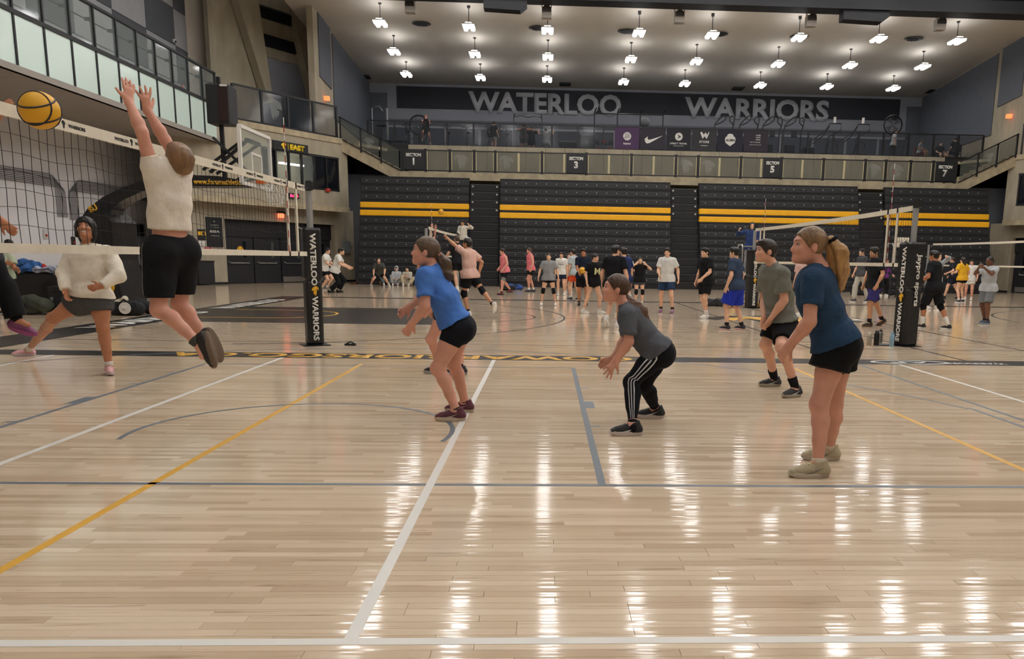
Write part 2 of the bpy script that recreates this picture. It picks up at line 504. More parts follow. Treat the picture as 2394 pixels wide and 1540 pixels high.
for i, y in enumerate(mull):
    if y > 10:
        m = MB(); m.box((-.22, y - 13 - .03, 2.4), (-.03, y - 13 + .03, 2.5)); m.build('bracket', BLACK, hr)
# upper wall with acoustic panels
m = MB(); m.box((-17.5, -9, 6.2), (-17.2, 41, 16)); wlu = struct(m.build('wall_left_upper', mat('upper_paint', 'a5a7ab', .8)))
PXW = -17.2
for c in range(13):
    y1 = 42.2 - c * 2.72
    for r_ in range(4):
        z0 = 9.15 + r_ * 1.62
        m = MB(); m.bbox((PXW, y1 - 2.7, z0), (PXW + .07, y1 - .02, z0 + 1.6), .012); m.build('acoustic_panel', DPANEL if (c + r_) % 2 == 0 else LPANEL, wlu)
m = MB(); m.box((PXW, 39.9, 9.0), (PXW + .1, 40.05, 9.15)); t = tag(m.build('fire_alarm', mat('alarm_red', 'b03a30', .5)), 'small red fire alarm on the panelled upper wall', 'alarm'); 
m = MB(); m.box((PXW + .1, 39.94, 9.04), (PXW + .12, 40.01, 9.1)); m.build('lens', WHT, t)
m = MB(); m.sphere((PXW + .14, 39.2, 10.9), .09); t = tag(m.build('camera_dome', mat('cam_white', 'd6d6d4', .4)), 'small white dome camera on a dark wall panel', 'camera'); m = MB(); m.sphere((PXW + .2, 39.18, 10.87), .05); m.build('lens', BLACK, t)

# ------------------------------------------------------------------ angled corner walls (left one holds EAST)
CA = np.array([-15.5, 35.5]); CU = np.array([.542, .840]); CU = CU / np.linalg.norm(CU); CN = np.array([CU[1], -CU[0]])


def cp(u, o, sd=-1):
    p = CA + CU * u + CN * o
    return (mx(p[0], sd), p[1])


def cbx(mb, u0, u1, o0, o1, z0, z1, sd=-1):
    return mb.prism([cp(u0, o0, sd), cp(u1, o0, sd), cp(u1, o1, sd), cp(u0, o1, sd)], z0, z1)


def cuv(px, py, off=0):
    d = ray(px, py); a = CA + CN * off; t = ((a - CC[:2]) @ CN) / (d[:2] @ CN); p = CC + d * t
    return (p[:2] - a) @ CU, p[2]


def cfr(u, o, z, sd=-1):                  # sign frame on the corner wall, reading left to right
    p = cp(u, o, sd); x = (CU[0], CU[1], 0) if sd < 0 else (CU[0], -CU[1], 0)
    return frame((p[0], p[1], z), x, (0, 0, 1))


for sd, nm in ((-1, 'left'), (1, 'right')):
    W_ = MB()
    cbx(W_, -.4, 1.9, -.5, 0, 0, 3.7, sd); cbx(W_, 8.35, 10.4, -.5, 0, 0, 3.7, sd); cbx(W_, 1.9, 8.35, -.5, 0, 2.92, 3.7, sd)
    wc = struct(W_.build('wall_corner_' + nm, CONC))
    W_ = MB(); cbx(W_, 1.9, 8.35, -.56, -.42, 0, 2.92, sd); W_.build('alcove_back', BLK2, wc)
    # upper block that stands proud
    B = MB(); OB = .8
    cbx(B, -1.2, 3.45, -.5, OB, 3.6, 6.9, sd); cbx(B, 3.45, 7.95, -.5, OB, 3.6, 4.62, sd); cbx(B, 3.45, 7.95, -.5, OB, 6.12, 6.9, sd); cbx(B, 7.95, 8.6, -.5, OB, 3.6, 6.9, sd)
    cbx(B, 3.45, 7.95, -.5, -.3, 4.62, 6.12, sd)
    bl = struct(B.build('wall_block_' + nm, CONC))
    B = MB(); cbx(B, -1.25, 8.68, -.5, OB + .06, 6.9, 7.16, sd); B.build('coping', CONC_D, bl)
    B = MB(); cbx(B, -1.2, 8.6, OB - .05, OB + .05, 3.55, 3.8, sd); B.build('drip_edge', CONC_D, bl)
    # strip window
    wn = struct(empty('window_1' if sd < 0 else 'window_2', (*cp(5.7, OB, sd), 5.35)))
    wn.matrix_world = Matrix.Translation((0, 0, 0))
    q = MB()
    cbx(q, 3.4, 8.0, OB - .12, OB + .03, 4.55, 4.64, sd); cbx(q, 3.4, 8.0, OB - .12, OB + .03, 6.1, 6.2, sd); q.build('window_frame', BLACK, wn)
    n = 6
    for k in range(n + 1):
        u = 3.45 + 4.5 * k / n; q = MB(); cbx(q, u - .04, u + .04, OB - .12, OB + .02, 4.6, 6.14, sd); q.build('mullion', BLACK, wn)
        if k < n:
            q = MB(); cbx(q, u + .04, u + 4.5 / n - .04, OB - .08, OB - .06, 4.64, 6.1, sd); q.build('pane', GLASS if (k in (1, 2, 3) and sd < 0) else DGLASS, wn)
    if sd < 0:
        q = MB(); cbx(q, 4.2, 6.6, -.3, -.28, 4.62, 6.12); q.build('room_wall', mat('room_wall', 'b4ae98', .8), wn)
        q = MB(); cbx(q, 4.9, 6.3, .1, .25, 5.62, 5.7); q.build('room_lamp', mat('room_lamp', 'ffffff', emit='f4f6ea', es=3.), wn)
    # doors in the alcove
    for k in range(4):
        u0 = 2.1 + k * 1.55; d = struct(empty('door_%d' % (k + 1 + (4 if sd > 0 else 0)), (0, 0, 0)))
        q = MB(); cbx(q, u0, u0 + 1.45, -.42, -.36, .02, 2.15, sd); leaf = q.build('door_leaf', mat('door_black', '1f2024', .5), d)
        q = MB(); cbx(q, u0 + .95, u0 + 1.12, -.36, -.35, 1.2, 1.95, sd); q.build('vision_pane', mat('vision_pane', '4f564e', .1) if k in (1, 2) else DGLASS, leaf)
        q = MB(); pa, pb = cp(u0 + .2, -.28, sd), cp(u0 + 1.2, -.28, sd); q.tube([(*cp(u0 + .15, -.36, sd), 1.02), (*pa, .95), (*pb, .95), (*cp(u0 + 1.25, -.36, sd), 1.02)], .022, 6); q.build('push_bar', STEEL, leaf)
        if k >= 2:
            q = MB(); cbx(q, u0 + .05, u0 + 1.4, -.36, -.345, .04, .3, sd); q.build('kick_plate', STEEL, leaf)
    q = MB(); cbx(q, 1.9, 8.35, -.42, -.3, 2.15, 2.92, sd); q.build('transom', BLK2, wc)
    q = MB(); cbx(q, -.4, 1.9, 0, .04, 0, .1, sd); cbx(q, 8.35, 10.4, 0, .04, 0, .1, sd); struct(q.build('baseboard_' + nm, BLACK))
    # gallery beyond: upper back wall, leaning concrete piers, dark windows
    q = MB(); cbx(q, -6, 6, -4.5, -4.2, 6.9, 16, sd); ub = struct(q.build('wall_upper_' + nm, BEIGE))
    q = MB(); cbx(q, 3.9, 12, -3.4, -3.1, 6.9, 16, sd); q.build('recess_wall', CONC, ub)
    q = MB(); cbx(q, -6, 4.2, -4.2, -4.1, 7.1, 8.75, sd); q.build('dark_dado', BLK2, ub)
    for (xa, ya, xb, yb) in ((600, 27, 706, 53), (618, 93, 716, 118)):
        u0, u1 = cuv(xa, ya, -2.9)[0], cuv(xb, yb, -2.9)[0]; z1, z0 = cuv((xa + xb) / 2, ya, -2.9)[1], cuv((xa + xb) / 2, yb, -2.9)[1]; q = MB(); cbx(q, u0, u1, -3.1, -2.9, z0, z1, sd); q.build('louvre', mat('louvre_blue', '16181f', .5), ub)
    ul, ur_ = cuv(590, 20, -2.95)[0], cuv(720, 20, -2.95)[0]; zz = [cuv(655, y_, -2.95)[1] for y_ in (-60, 24, 54, 91, 119, 140)]
    for za, zb in ((zz[0], zz[1]), (zz[2], zz[3]), (zz[4], zz[5])):
        q = MB(); cbx(q, ul, ur_ + 1, -3.1, -3.0, zb, za, sd); q.build('spandrel', CONC, ub)
    q = MB(); cbx(q, ul + .4, ur_ + 2, -3.1, -3.05, 7.1, zz[5], sd); q.build('grey_infill', GPAINT, ub)
    (u0, z1), (u1, z0) = cuv(660, 226, -2.95), cuv(722, 285, -2.95); q = MB(); cbx(q, u0, u1, -3.05, -2.95, 7.1, z1, sd); q.build('gallery_doors', BLK2, ub)
    q = MB(); cbx(q, 2.55, 2.77, -4.1, -4.08, 7.7, 8.6, sd); q.build('door_pane', mat('vision_pane2', '7d847c', .2), ub); q = MB(); cbx(q, 3.15, 3.37, -4.1, -4.08, 7.7, 8.6, sd); q.build('door_pane', MATS['vision_pane2'], ub)
    for pl in ([(548, -60), (556, 0), (619, 205), (630, 240), (640, 240), (636, 218), (625, 140), (608, 24), (596, -60)], [(688, -60), (693, 0), (695, 76), (704, 115), (728, 207), (738, 262), (760, 262), (757, 205), (742, 110), (728, 30), (720, -60)]):
        pts = [cuv(a_, b_, -2.5) for a_, b_ in pl]
        q = MB(); fr = frame((*cp(0, -3.0, sd), 0), (CU[0] if sd < 0 else -CU[0], CU[1], 0), (0, 0, 1)); q.prism(pts, (0 if sd < 0 else -.5), (.5 if sd < 0 else 0), fr); q.build('concrete_pier', CONC, ub)
    q = MB(); cbx(q, -1.2, 11.5, -3.2, OB, 6.95, 7.1, sd); struct(q.build('floor_landing_' + nm, CONC_D))

# ------------------------------------------------------------------ gallery: floors, far wall, ceiling
ZW, ZU = 5.63, 7.33
m = MB(); m.box((-7.5, 41.9, 5.25), (21.6, 44.9, ZW)); wk = struct(m.build('floor_walkway', CONC_D))
for k in range(28):
    m = MB(); x = -7.5 + k * 1.06; m.box((x, 44.85, ZW), (x + 1.045, 44.98, ZU)); 
    if k == 0: fas = struct(m.build('wall_fascia', CONC))
    else: m.build('fascia_slab', CONC, fas)
m = MB(); m.box((-11.5, 44.95, 7.0), (24.9, 54, ZU)); struct(m.build('floor_gallery', mat('rubber_floor', '26272b', .8)))
m = MB(); m.box((-12.5, 54, 5), (25, 54.3, 13)); wb = struct(m.build('wall_back', GPAINT))
m = MB(); m.box((-9.7, 53.94, 10.80), (23.3, 54, 12.14)); wban = m.build('name_band', mat('name_band', '24272f', .7, var=.08, vscale=.4), wb)
for i in range(16):
    m = MB(); x = -11 + i * 2.2; m.box((x + .08, 53.95, 7.9), (x + 2.12, 54, 9.55)); m.build('lower_panel', mat('lower_panel', '50545e', .6), wb)
    m = MB(); m.box((x - .07, 53.92, 7.7), (x + .02, 54, 9.6)); m.box((x + .04, 53.92, 7.7), (x + .08, 54, 9.6)); m.build('mullion', mat('pale_metal', 'a9acb4', .5), wb)
m = MB(); m.box((-11, 53.9, 9.58), (24, 54, 9.72)); m.build('ledge', mat('pale_metal', 'a9acb4'), wb)
m = MB(); m.box((-11, 53.93, 9.72), (24, 54, 10.12)); m.build('grey_stripe', mat('grey_stripe', '63666e', .7), wb)
m = MB(); m.box((-9, 53.3, ZU), (23, 53.95, 7.95)); m.build('radiator_casing', BLK2, wb)
for x0, x1 in ((-12, -10.3), (23.8, 25)):
    m = MB(); m.box((x0, 53.9, 7.4), (x1, 54, 11.7)); m.build('dark_panel', GPANEL, wb)
LET = mat('letters_grey', 'b4b7bd', .6)
for txt, x0, x1 in (('WATERLOO', -5.13, 4.79), ('WARRIORS', 8.95, 18.55)):
    lettering(txt, frame(((x0 + x1) / 2, 53.94, 11.28), (1, 0, 0), (0, 0, 1)), 1.34, LET, wban, width=x1 - x0, bold=.035, depth=.02)


def zc(y): return 12.3 + (54 - y) * .078


CEIL = mat('gallery_ceiling', 'c2bcb2', .85, var=.04, vscale=.5)
m = MB(); m.prism([(54.3, zc(54.3)), (36, zc(36)), (36, zc(36) + .4), (54.3, zc(54.3) + .4)], -12.6, 25.2, Matrix(((0, 0, 1, 0), (1, 0, 0, 0), (0, 1, 0, 0), (0, 0, 0, 1))))
struct(m.build('ceiling_gallery', CEIL))
for sd, nm in ((-1, 'left'), (1, 'right')):
    x = -11.45 if sd < 0 else 24.75; m = MB(); m.box((x, 41.6, 6.9), (x + sd * .3, 54.2, 16)); sw = struct(m.build('wall_side_' + nm, CONC))
    for (y0, y1, za, zb, zc_, zd) in ((42.4, 44.6, 10.2, 10.0, 13.2, 13.2), (45.0, 53.8, 8.6, 8.2, 12.9, 12.25)):
        m = MB(); m.prism([(y0, za), (y1, zb), (y1, zd), (y0, zc_)], min(x, x - sd * .06), max(x, x - sd * .06), Matrix(((0, 0, 1, 0), (1, 0, 0, 0), (0, 1, 0, 0), (0, 0, 0, 1)))); m.build('side_panel', GPANEL, sw)
    m = MB(); m.box((x - sd * .25, 43.1, 9.2), (x, 43.3, 9.4)); t = m.build('exit_lamp', mat('exit_red', '60241c', .5, emit='e0552e', es=3.), sw)

# under the gallery: recess wall behind the seating
m = MB(); m.box((-11.4, 44.5, 0), (25.5, 44.8, 5.3)); struct(m.build('wall_recess', mat('recess_grey', '55585f', .8)))
for sd, nm in ((-1, 'left'), (1, 'right')):
    m = MB(); xs = sorted((mx(-11.2, sd), mx(-7.5, sd))); m.box((xs[0], 43.6, 0), (xs[1], 43.8, 5.6)); struct(m.build('wall_understair_' + nm, mat('understair_grey', '55585f', .8)))

# hall roof, remaining walls
HC = mat('hall_ceiling', 'b3aca0', .85, var=.05)
m = MB(); m.box((-19, -9.3, 16), (31, 42, 16.3)); struct(m.build('ceiling', HC))
m = MB(); m.box((-19, -9.3, 0), (31, -9, 16)); struct(m.build('wall_front', mat('front_wall', 'b9b4ab', .8)))
m = MB(); m.box((29.7, -9, 0), (30, 35.6, 16)); struct(m.build('wall_right', mat('right_wall', '9a978f', .8)))
m = MB(); m.box((-12.5, 36, 14.3), (25, 36.3, 16)); struct(m.build('wall_bulkhead', HC))
NAVY = mat('beam_navy', '14161d', .6, var=.1)
bm_ = empty('roof_beam', (6, 37.6, 13.2), label='dark navy roof beam with ribbed underside boxes crossing the hall', cat='beam')
m = MB(); m.box((-18.6, -.3, -.55), (19, .3, .5)); m.build('web', NAVY, bm_)
m = MB(); m.box((-18.6, -.45, -.62), (19, .45, -.5)); m.build('flange', NAVY, bm_)
m = MB(); m.box((-18.6, -.42, .0), (19, -.3, .08)); m.build('ledge', NAVY, bm_)
for x0, x1 in ((-8.85, -6.95), (7.2, 9.3)):
    m = MB(); m.prism([(x0, -.5), (x0, -1.02), (x1 - .3, -1.08), (x1, -.85), (x1, -.5)], -.3, .3, Matrix(((1, 0, 0, 0), (0, 0, 1, 0), (0, 1, 0, 0), (0, 0, 0, 1)))); m.build('service_box', NAVY, bm_)
for k in range(10):
    m = MB(); x = -17.5 + k * 3.9; m.box((x, -.4, .08), (x + 1.7, -.3, .5)); m.build('web_panel', mat('beam_panel', '2a2e3a', .6), bm_)

# ------------------------------------------------------------------ ceiling lamps
LENS = {}
def lamp_mesh(kind, es, name='ceiling_lamp'):
    """twin-lens high-bay lamp hung from a rod: returns root to copy"""
    r = empty(name, (0, 0, 0))
    m = MB(); m.box((-.29, -.44, 0), (.29, .44, .05)); m.prism([(-.2, .05), (.2, .05), (.14, .13), (-.14, .13)], -.3, .3, Matrix(((1, 0, 0, 0), (0, 0, 1, 0), (0, 1, 0, 0), (0, 0, 0, 1)))); m.build('housing', mat('lamp_white', 'c9c9c4', .5), r)
    em = mat('lamp_lens_' + kind, 'ffffff', .4, emit='faf8f8', es=es)
    for sx in (-1, 1):
        m = MB(); m.prism([(sx * .06, 0), (sx * .28, 0), (sx * .25, -.1), (sx * .09, -.1)], -.42, .42, Matrix(((1, 0, 0, 0), (0, 0, 1, 0), (0, 1, 0, 0), (0, 0, 0, 1)))); m.build('lens', em, r)
    m = MB(); m.box((-.26, -.4, .051), (.26, .4, .056)); m.build('uplight', mat('lamp_uplight_' + kind, 'ffffff', .5, emit='faf8f8', es=es * 1.0), r)
    return r


gl = lamp_mesh('gallery', LAMP_GALLERY)
rows = [[(889, 53), (1096, 62), (1280, 70), (1494, 76), (1665, 81), (1868, 87), (2054, 90), (2237, 95)],
        [(921, 120), (1110, 126), (1281, 132), (1475, 138), (1628, 143), (1819, 149), (1987, 152), (2157, 155)],
        [(950, 173), (1123, 181), (1279, 185), (1458, 191), (1601, 195), (1777, 199), (1933, 202), (2088, 206)]]
ROD = mat('lamp_rod', '4a4a4a', .5)
first = True
for row, (Yr, rn) in zip(rows, ((41.0, 'front'), (45.3, 'middle'), (49.6, 'back'))):
    for i, (px, py) in enumerate(row):
        p = U(px, py, Yr)
        o = gl if first else copy_tree(gl); first = False
        o.location = tuple(p); zt = zc(Yr) - p[2]
        q = MB(); q.tube([(0, 0, .1), (0, 0, zt)], .018, 6); q.lathe([(.07, zt - .06), (.09, zt - .002)], 10); q.build('rod', ROD, o)
        tag(o, {'front': 'bright twin lens ceiling lamp on a long rod beside the navy beam', 'middle': 'bright twin lens ceiling lamp in the middle row of the gallery ceiling', 'back': 'bright twin lens lamp hung close to the ceiling above the wall lettering'}[rn], 'lamp', 'gallery lamps, ' + rn + ' row')
hl = lamp_mesh('hall', LAMP_HALL, 'hall_lamp_offscreen')
first = True
for j, Yr in enumerate((33.9, 30.0, 26.0, 21.0, 16.0, 11.0, 5.5, -2.5)):
    for i in range(8):
        o = hl if first else copy_tree(hl); first = False
        o.name = 'hall_lamp%d_offscreen' % (j * 8 + i) if j + i else 'hall_lamp_offscreen'
        x = XC + (i - 3.5) * 4.0
        o.location = (x, Yr, 14.4)
        q = MB(); q.tube([(0, 0, .1), (0, 0, 1.595)], .018, 6); q.build('rod', ROD, o)
        tag(o, 'twin lens lamp under the main hall roof above the courts', 'lamp', 'main hall lamps')


# ------------------------------------------------------------------ body modelling: smooth union of tapered forms, meshed with surface nets
def V3(*a):
    return np.array(a, dtype=float)


def nrm(v):
    v = np.asarray(v, float); return v / (np.linalg.norm(v) + 1e-12)


class Blob:
    def __init__(s, k=.02): s.p = []; s.k = k

    def cone(s, a, b, ra, rb, lat=None, ks=1., k=None, fa=False, fb=False, op=0):
        """tapered rod a->b; lat,ks: widen along lat by ks; fa/fb: flat-cut end"""
        s.p.append(('c', np.asarray(a, float), np.asarray(b, float), ra, rb, None if lat is None else nrm(lat), ks, s.k if k is None else k, fa, fb, op)); return s

    def ell(s, c, r, X=None, k=None, op=0):
        """ellipsoid centre c, radii r along the rows of X"""
        s.p.append(('e', np.asarray(c, float), np.asarray(r, float), np.eye(3) if X is None else np.asarray(X, float), s.k if k is None else k, op)); return s

    def cut(s, p, n):
        """remove everything on the n side of the plane"""
        s.p.append(('h', np.asarray(p, float), nrm(n))); return s

    def mesh(s, name, res, wob=0., wf=20., seed=0):
        lo = []; hi = []
        for q in s.p:
            if q[0] == 'c' and q[10] == 0:
                r = max(q[3], q[4]) * max(1, q[6]); lo += [q[1] - r, q[2] - r]; hi += [q[1] + r, q[2] + r]
            if q[0] == 'e' and q[5] == 0:
                r = max(q[2]); lo.append(q[1] - r); hi.append(q[1] + r)
        lo = np.min(lo, 0) - 3 * res; hi = np.max(hi, 0) + 3 * res
        n = np.ceil((hi - lo) / res).astype(int) + 1
        ax = [(lo[i] + res * np.arange(n[i])).astype(np.float32) for i in range(3)]
        D = np.full(n, 1., np.float32)
        for q in s.p:
            if q[0] == 'h':
                d = (ax[0] - q[1][0])[:, None, None] * q[2][0] + (ax[1] - q[1][1])[None, :, None] * q[2][1] + (ax[2] - q[1][2])[None, None, :] * q[2][2]
                np.maximum(D, d.astype(np.float32), out=D); continue
            if q[0] == 'c':
                _, a, b, ra, rb, lat, ks, k, fa, fb, op = q
                r = max(ra, rb) * max(1, ks); m = k + 3 * res
                l = np.minimum(a, b) - r - m; h = np.maximum(a, b) + r + m
            else:
                _, c, rr, X, k, op = q
                r = max(rr); m = k + 3 * res; l = c - r - m; h = c + r + m
            i0 = np.maximum(0, np.floor((l - lo) / res).astype(int)); i1 = np.minimum(n, np.ceil((h - lo) / res).astype(int) + 1)
            if (i1 <= i0).any(): continue
            sl = tuple(slice(i0[i], i1[i]) for i in range(3))
            x = ax[0][sl[0]][:, None, None]; y = ax[1][sl[1]][None, :, None]; z = ax[2][sl[2]][None, None, :]
            if q[0] == 'c':
                ab = b - a; L2 = float(ab @ ab) + 1e-9
                px, py, pz = x - a[0], y - a[1], z - a[2]
                tr = (px * ab[0] + py * ab[1] + pz * ab[2]) / L2
                t = np.clip(tr, 0, 1)
                qx, qy, qz = px - t * ab[0], py - t * ab[1], pz - t * ab[2]
                d2 = qx * qx + qy * qy + qz * qz
                if lat is not None and ks != 1:
                    e = qx * lat[0] + qy * lat[1] + qz * lat[2]
                    d2 = d2 + e * e * (1 / ks ** 2 - 1)
                d = np.sqrt(np.maximum(d2, 0)) - (ra + (rb - ra) * t)
                L = math.sqrt(L2)
                if fb: d = np.maximum(d, (tr - 1) * L)
                if fa: d = np.maximum(d, -tr * L)
            else:
                px, py, pz = x - c[0], y - c[1], z - c[2]
                e = [(px * X[i][0] + py * X[i][1] + pz * X[i][2]) / rr[i] for i in range(3)]
                k0 = np.sqrt(e[0] ** 2 + e[1] ** 2 + e[2] ** 2)
                d = (k0 - 1) * min(rr) if max(rr) / min(rr) < 1.6 else (k0 * (k0 - 1) / (np.sqrt((e[0] / rr[0]) ** 2 + (e[1] / rr[1]) ** 2 + (e[2] / rr[2]) ** 2) + 1e-6))
            d = d.astype(np.float32); A = D[sl]
            if op == 0:
                hh = np.clip(.5 + .5 * (A - d) / k, 0, 1); D[sl] = A + (d - A) * hh - k * hh * (1 - hh)
            else:
                d = -d; hh = np.clip(.5 - .5 * (A - d) / k, 0, 1); D[sl] = A + (d - A) * hh + k * hh * (1 - hh)
        return nets(name, D, lo, res, wob, wf, seed)


_CN = np.array([(i, j, k) for i in (0, 1) for j in (0, 1) for k in (0, 1)])
_ED = [(0, 1), (2, 3), (4, 5), (6, 7), (0, 2), (1, 3), (4, 6), (5, 7), (0, 4), (1, 5), (2, 6), (3, 7)]


def nets(name, D, lo, res, wob=0., wf=20., seed=0):
    S = D < 0
    c = np.zeros(np.array(D.shape) - 1, np.uint8)
    for (i, j, k) in _CN:
        c += S[i:S.shape[0] - 1 + i, j:S.shape[1] - 1 + j, k:S.shape[2] - 1 + k]
    idx = np.argwhere((c > 0) & (c < 8))
    if len(idx) == 0:
        return bpy.data.meshes.new(name)
    vals = np.stack([D[idx[:, 0] + q[0], idx[:, 1] + q[1], idx[:, 2] + q[2]] for q in _CN], 1)
    pos = np.zeros((len(idx), 3)); cnt = np.zeros(len(idx))
    for a, b in _ED:
        va, vb = vals[:, a], vals[:, b]; m = (va < 0) != (vb < 0)
        t = np.where(m, va / np.where(m, va - vb, 1), 0)
        pos += np.where(m[:, None], _CN[a] + t[:, None] * (_CN[b] - _CN[a]), 0); cnt += m
    P = lo + res * (idx + pos / cnt[:, None])
    if wob:
        g = np.random.default_rng(seed)
        w = np.zeros(len(P)); 
        for f in (1, 1.9, 3.1):
            kk = g.normal(size=3); kk /= np.linalg.norm(kk); ph = g.uniform(0, 6)
            k2 = g.normal(size=3); k2 /= np.linalg.norm(k2)
            w += np.sin(P @ kk * wf * f + ph + 1.5 * np.sin(P @ k2 * wf * .7 * f)) / f
        ctr = P.mean(0)
        nn = np.gradient(D)
        gi = np.clip(((P - lo) / res).round().astype(int), 0, np.array(D.shape) - 1)
        N = np.stack([x[gi[:, 0], gi[:, 1], gi[:, 2]] for x in nn], 1); N /= np.linalg.norm(N, axis=1)[:, None] + 1e-9
        P = P + N * (w * wob)[:, None]
    M = np.full(c.shape, -1, np.int64); M[tuple(idx.T)] = np.arange(len(idx))
    Q = []
    sh = S.shape
    for ax in range(3):
        o = [i for i in range(3) if i != ax]
        s0 = [slice(None)] * 3; s1 = [slice(None)] * 3
        s0[ax] = slice(0, sh[ax] - 1); s1[ax] = slice(1, sh[ax])
        A, B = S[tuple(s0)], S[tuple(s1)]
        e = np.argwhere(A != B)
        e = e[(e[:, o[0]] > 0) & (e[:, o[1]] > 0) & (e[:, o[0]] < sh[o[0]] - 1) & (e[:, o[1]] < sh[o[1]] - 1)]
        u = np.zeros(3, int); u[o[0]] = 1; v = np.zeros(3, int); v[o[1]] = 1
        q = np.stack([M[tuple((e - u - v).T)], M[tuple((e - v).T)], M[tuple(e.T)], M[tuple((e - u).T)]], 1)
        ins = A[tuple(e.T)]
        fl = ins if ax != 1 else ~ins
        q = np.where(fl[:, None], q, q[:, ::-1])
        Q.append(q)
    Q = np.concatenate(Q); Q = Q[(Q >= 0).all(1)]
    me = bpy.data.meshes.new(name)
    me.vertices.add(len(P)); me.vertices.foreach_set('co', P.astype(np.float32).ravel())
    me.loops.add(len(Q) * 4); me.loops.foreach_set('vertex_index', Q.astype(np.int32).ravel())
    me.polygons.add(len(Q)); me.polygons.foreach_set('loop_start', np.arange(0, len(Q) * 4, 4, dtype=np.int32))
    me.polygons.foreach_set('use_smooth', np.ones(len(Q), bool))
    me.update(calc_edges=True)
    return me

# ================================================================== seating, railings, stairs
BENCH = mat('bench_black', '202327', .5, var=.1, vscale=6)
BENCH_Y = mat('bench_yellow', 'efb214', .45, var=.05)
GAP = mat('bench_gap', '17181b', .7)
BOLT = mat('bolt_white', 'bdbdb9', .4)
secs = [(-9.15, -3.84, 'closed black and yellow seating beside the EAST corner stairs'), (-2.32, 6.19, 'long closed black and yellow seating behind the standing group of players'),
        (7.63, 15.74, 'long closed black and yellow seating behind the referee in the blue jacket'), (17.15, 22.5, 'short closed black and yellow seating behind the woman in yellow')]
for x0, x1, lb in secs:
    t = empty('bleacher_section', ((x0 + x1) / 2, 39.4, 0), label=lb, cat='bleachers', group='closed seating'); hw = (x1 - x0) / 2
    bolts = MB()
    for k in range(13):
        y = k * .10; z = .25 + k * .385
        m = MB(); m.bbox((-hw, y, z), (hw, y + .3, z + .27), .03); m.build('bench_front', BENCH_Y if k in (8, 9) else BENCH, t)
        m = MB(); m.box((-hw, y + .1, z + .27), (hw, y + .35, z + .385)); m.build('riser', GAP, t)
        if k not in (8, 9):
            n = int(2 * hw / .5)
            for i in range(n): bolts.cbox((-hw + .3 + i * .5, y - .004, z + .17), (.036, .02, .036))
    m = MB(); m.box((-hw, .05, 0), (hw, .3, .25)); m.build('skirt', GAP, t)
    stuff(bolts.build('bolts', BOLT, t))
for x0, x1, lb in ((-3.80, -2.36, 'dark stepped aisle between closed seating, behind the reaching player in pale pink'), (6.23, 7.59, 'dark stepped aisle between closed seating, on the court centre line'), (15.78, 17.11, 'dark stepped aisle between closed seating, behind the man in purple shorts')):
    t = empty('bleacher_aisle', ((x0 + x1) / 2, 39.6, 0), label=lb, cat='aisle', group='seating aisles'); hw = (x1 - x0) / 2
    for k in range(13):
        m = MB(); m.box((-hw, .02 + k * .1, k * .385), (hw, .5 + k * .1, .345 + k * .385)); m.build('step', GAP, t)
        m = MB(); m.box((-hw, .0 + k * .1, .32 + k * .385), (hw, .03 + k * .1, .36 + k * .385)); m.build('nosing', mat('nosing', '3a3d42', .4), t)
    for sx in (-1, 1):
        for k in (9, 10, 11, 12):
            m = MB(); m.cbox((sx * (hw - .12), .0 + k * .1, .25 + k * .385), (.08, .03, .08)); m.build('light', BOLT, t)


def helm(px, off_fn, name='etched_helmet'): pass


RY, RT = 42.0, 6.72
wr = empty('walkway_railing', (XC, RY, ZW), label='long glass railing with black posts along the section signs', cat='railing')
posts = [939, 995, 1052, 1109, 1158, 1267, 1371, 1476, 1580, 1632, 1732, 1827, 1925, 2023, 2071, 2129, 2182, 2235]
pxs = [U(p, 385, RY)[0] - XC for p in posts]
H0 = RT - ZW
for x in pxs:
    m = MB(); m.box((x - .07, -.05, -.25), (x + .07, .05, H0 + .05)); m.build('post', BLACK, wr)
for z in (.08, H0 - .02):
    m = MB(); m.box((pxs[0], -.025, z - .03), (pxs[-1], .025, z + .03)); m.build('rail', BLACK, wr)
helmets = {2, 4, 8, 9, 13, 14}
EDGE = mat('glass_edge', 'c9bd92', .3)
signs_at = {}
for i in range(len(pxs) - 1):
    a, b2 = pxs[i] + .09, pxs[i + 1] - .09
    parts_ = [(a, b2)] if b2 - a < 1.6 else [(a, (a + b2) / 2 - .03), ((a + b2) / 2 + .03, b2)]
    for j, (p, q_) in enumerate(parts_):
        m = MB(); m.box((p, -.01, .12), (q_, .01, H0 - .06)); g_ = m.build('glass_panel', GLASS2, wr)
        for e in (p, q_):
            m = MB(); m.box((e - .02, -.015, .12), (e + .02, .015, H0 - .06)); m.build('glass_edge', EDGE, g_)
        if i in helmets and j == (0 if len(parts_) == 1 else (1 if i == 8 else 0)):
            m = MB(); cx = (p + q_) / 2; m.prism([(cx - h[0] * .85, .55 + h[1] * .75) for h in HELM], -.016, -.012, Matrix(((1, 0, 0, 0), (0, 0, 1, 0), (0, 1, 0, 0), (0, 0, 0, 1)))); m.build('etched_helmet', ETCH, g_)
SIGN = mat('sign_black', '15181c', .5)
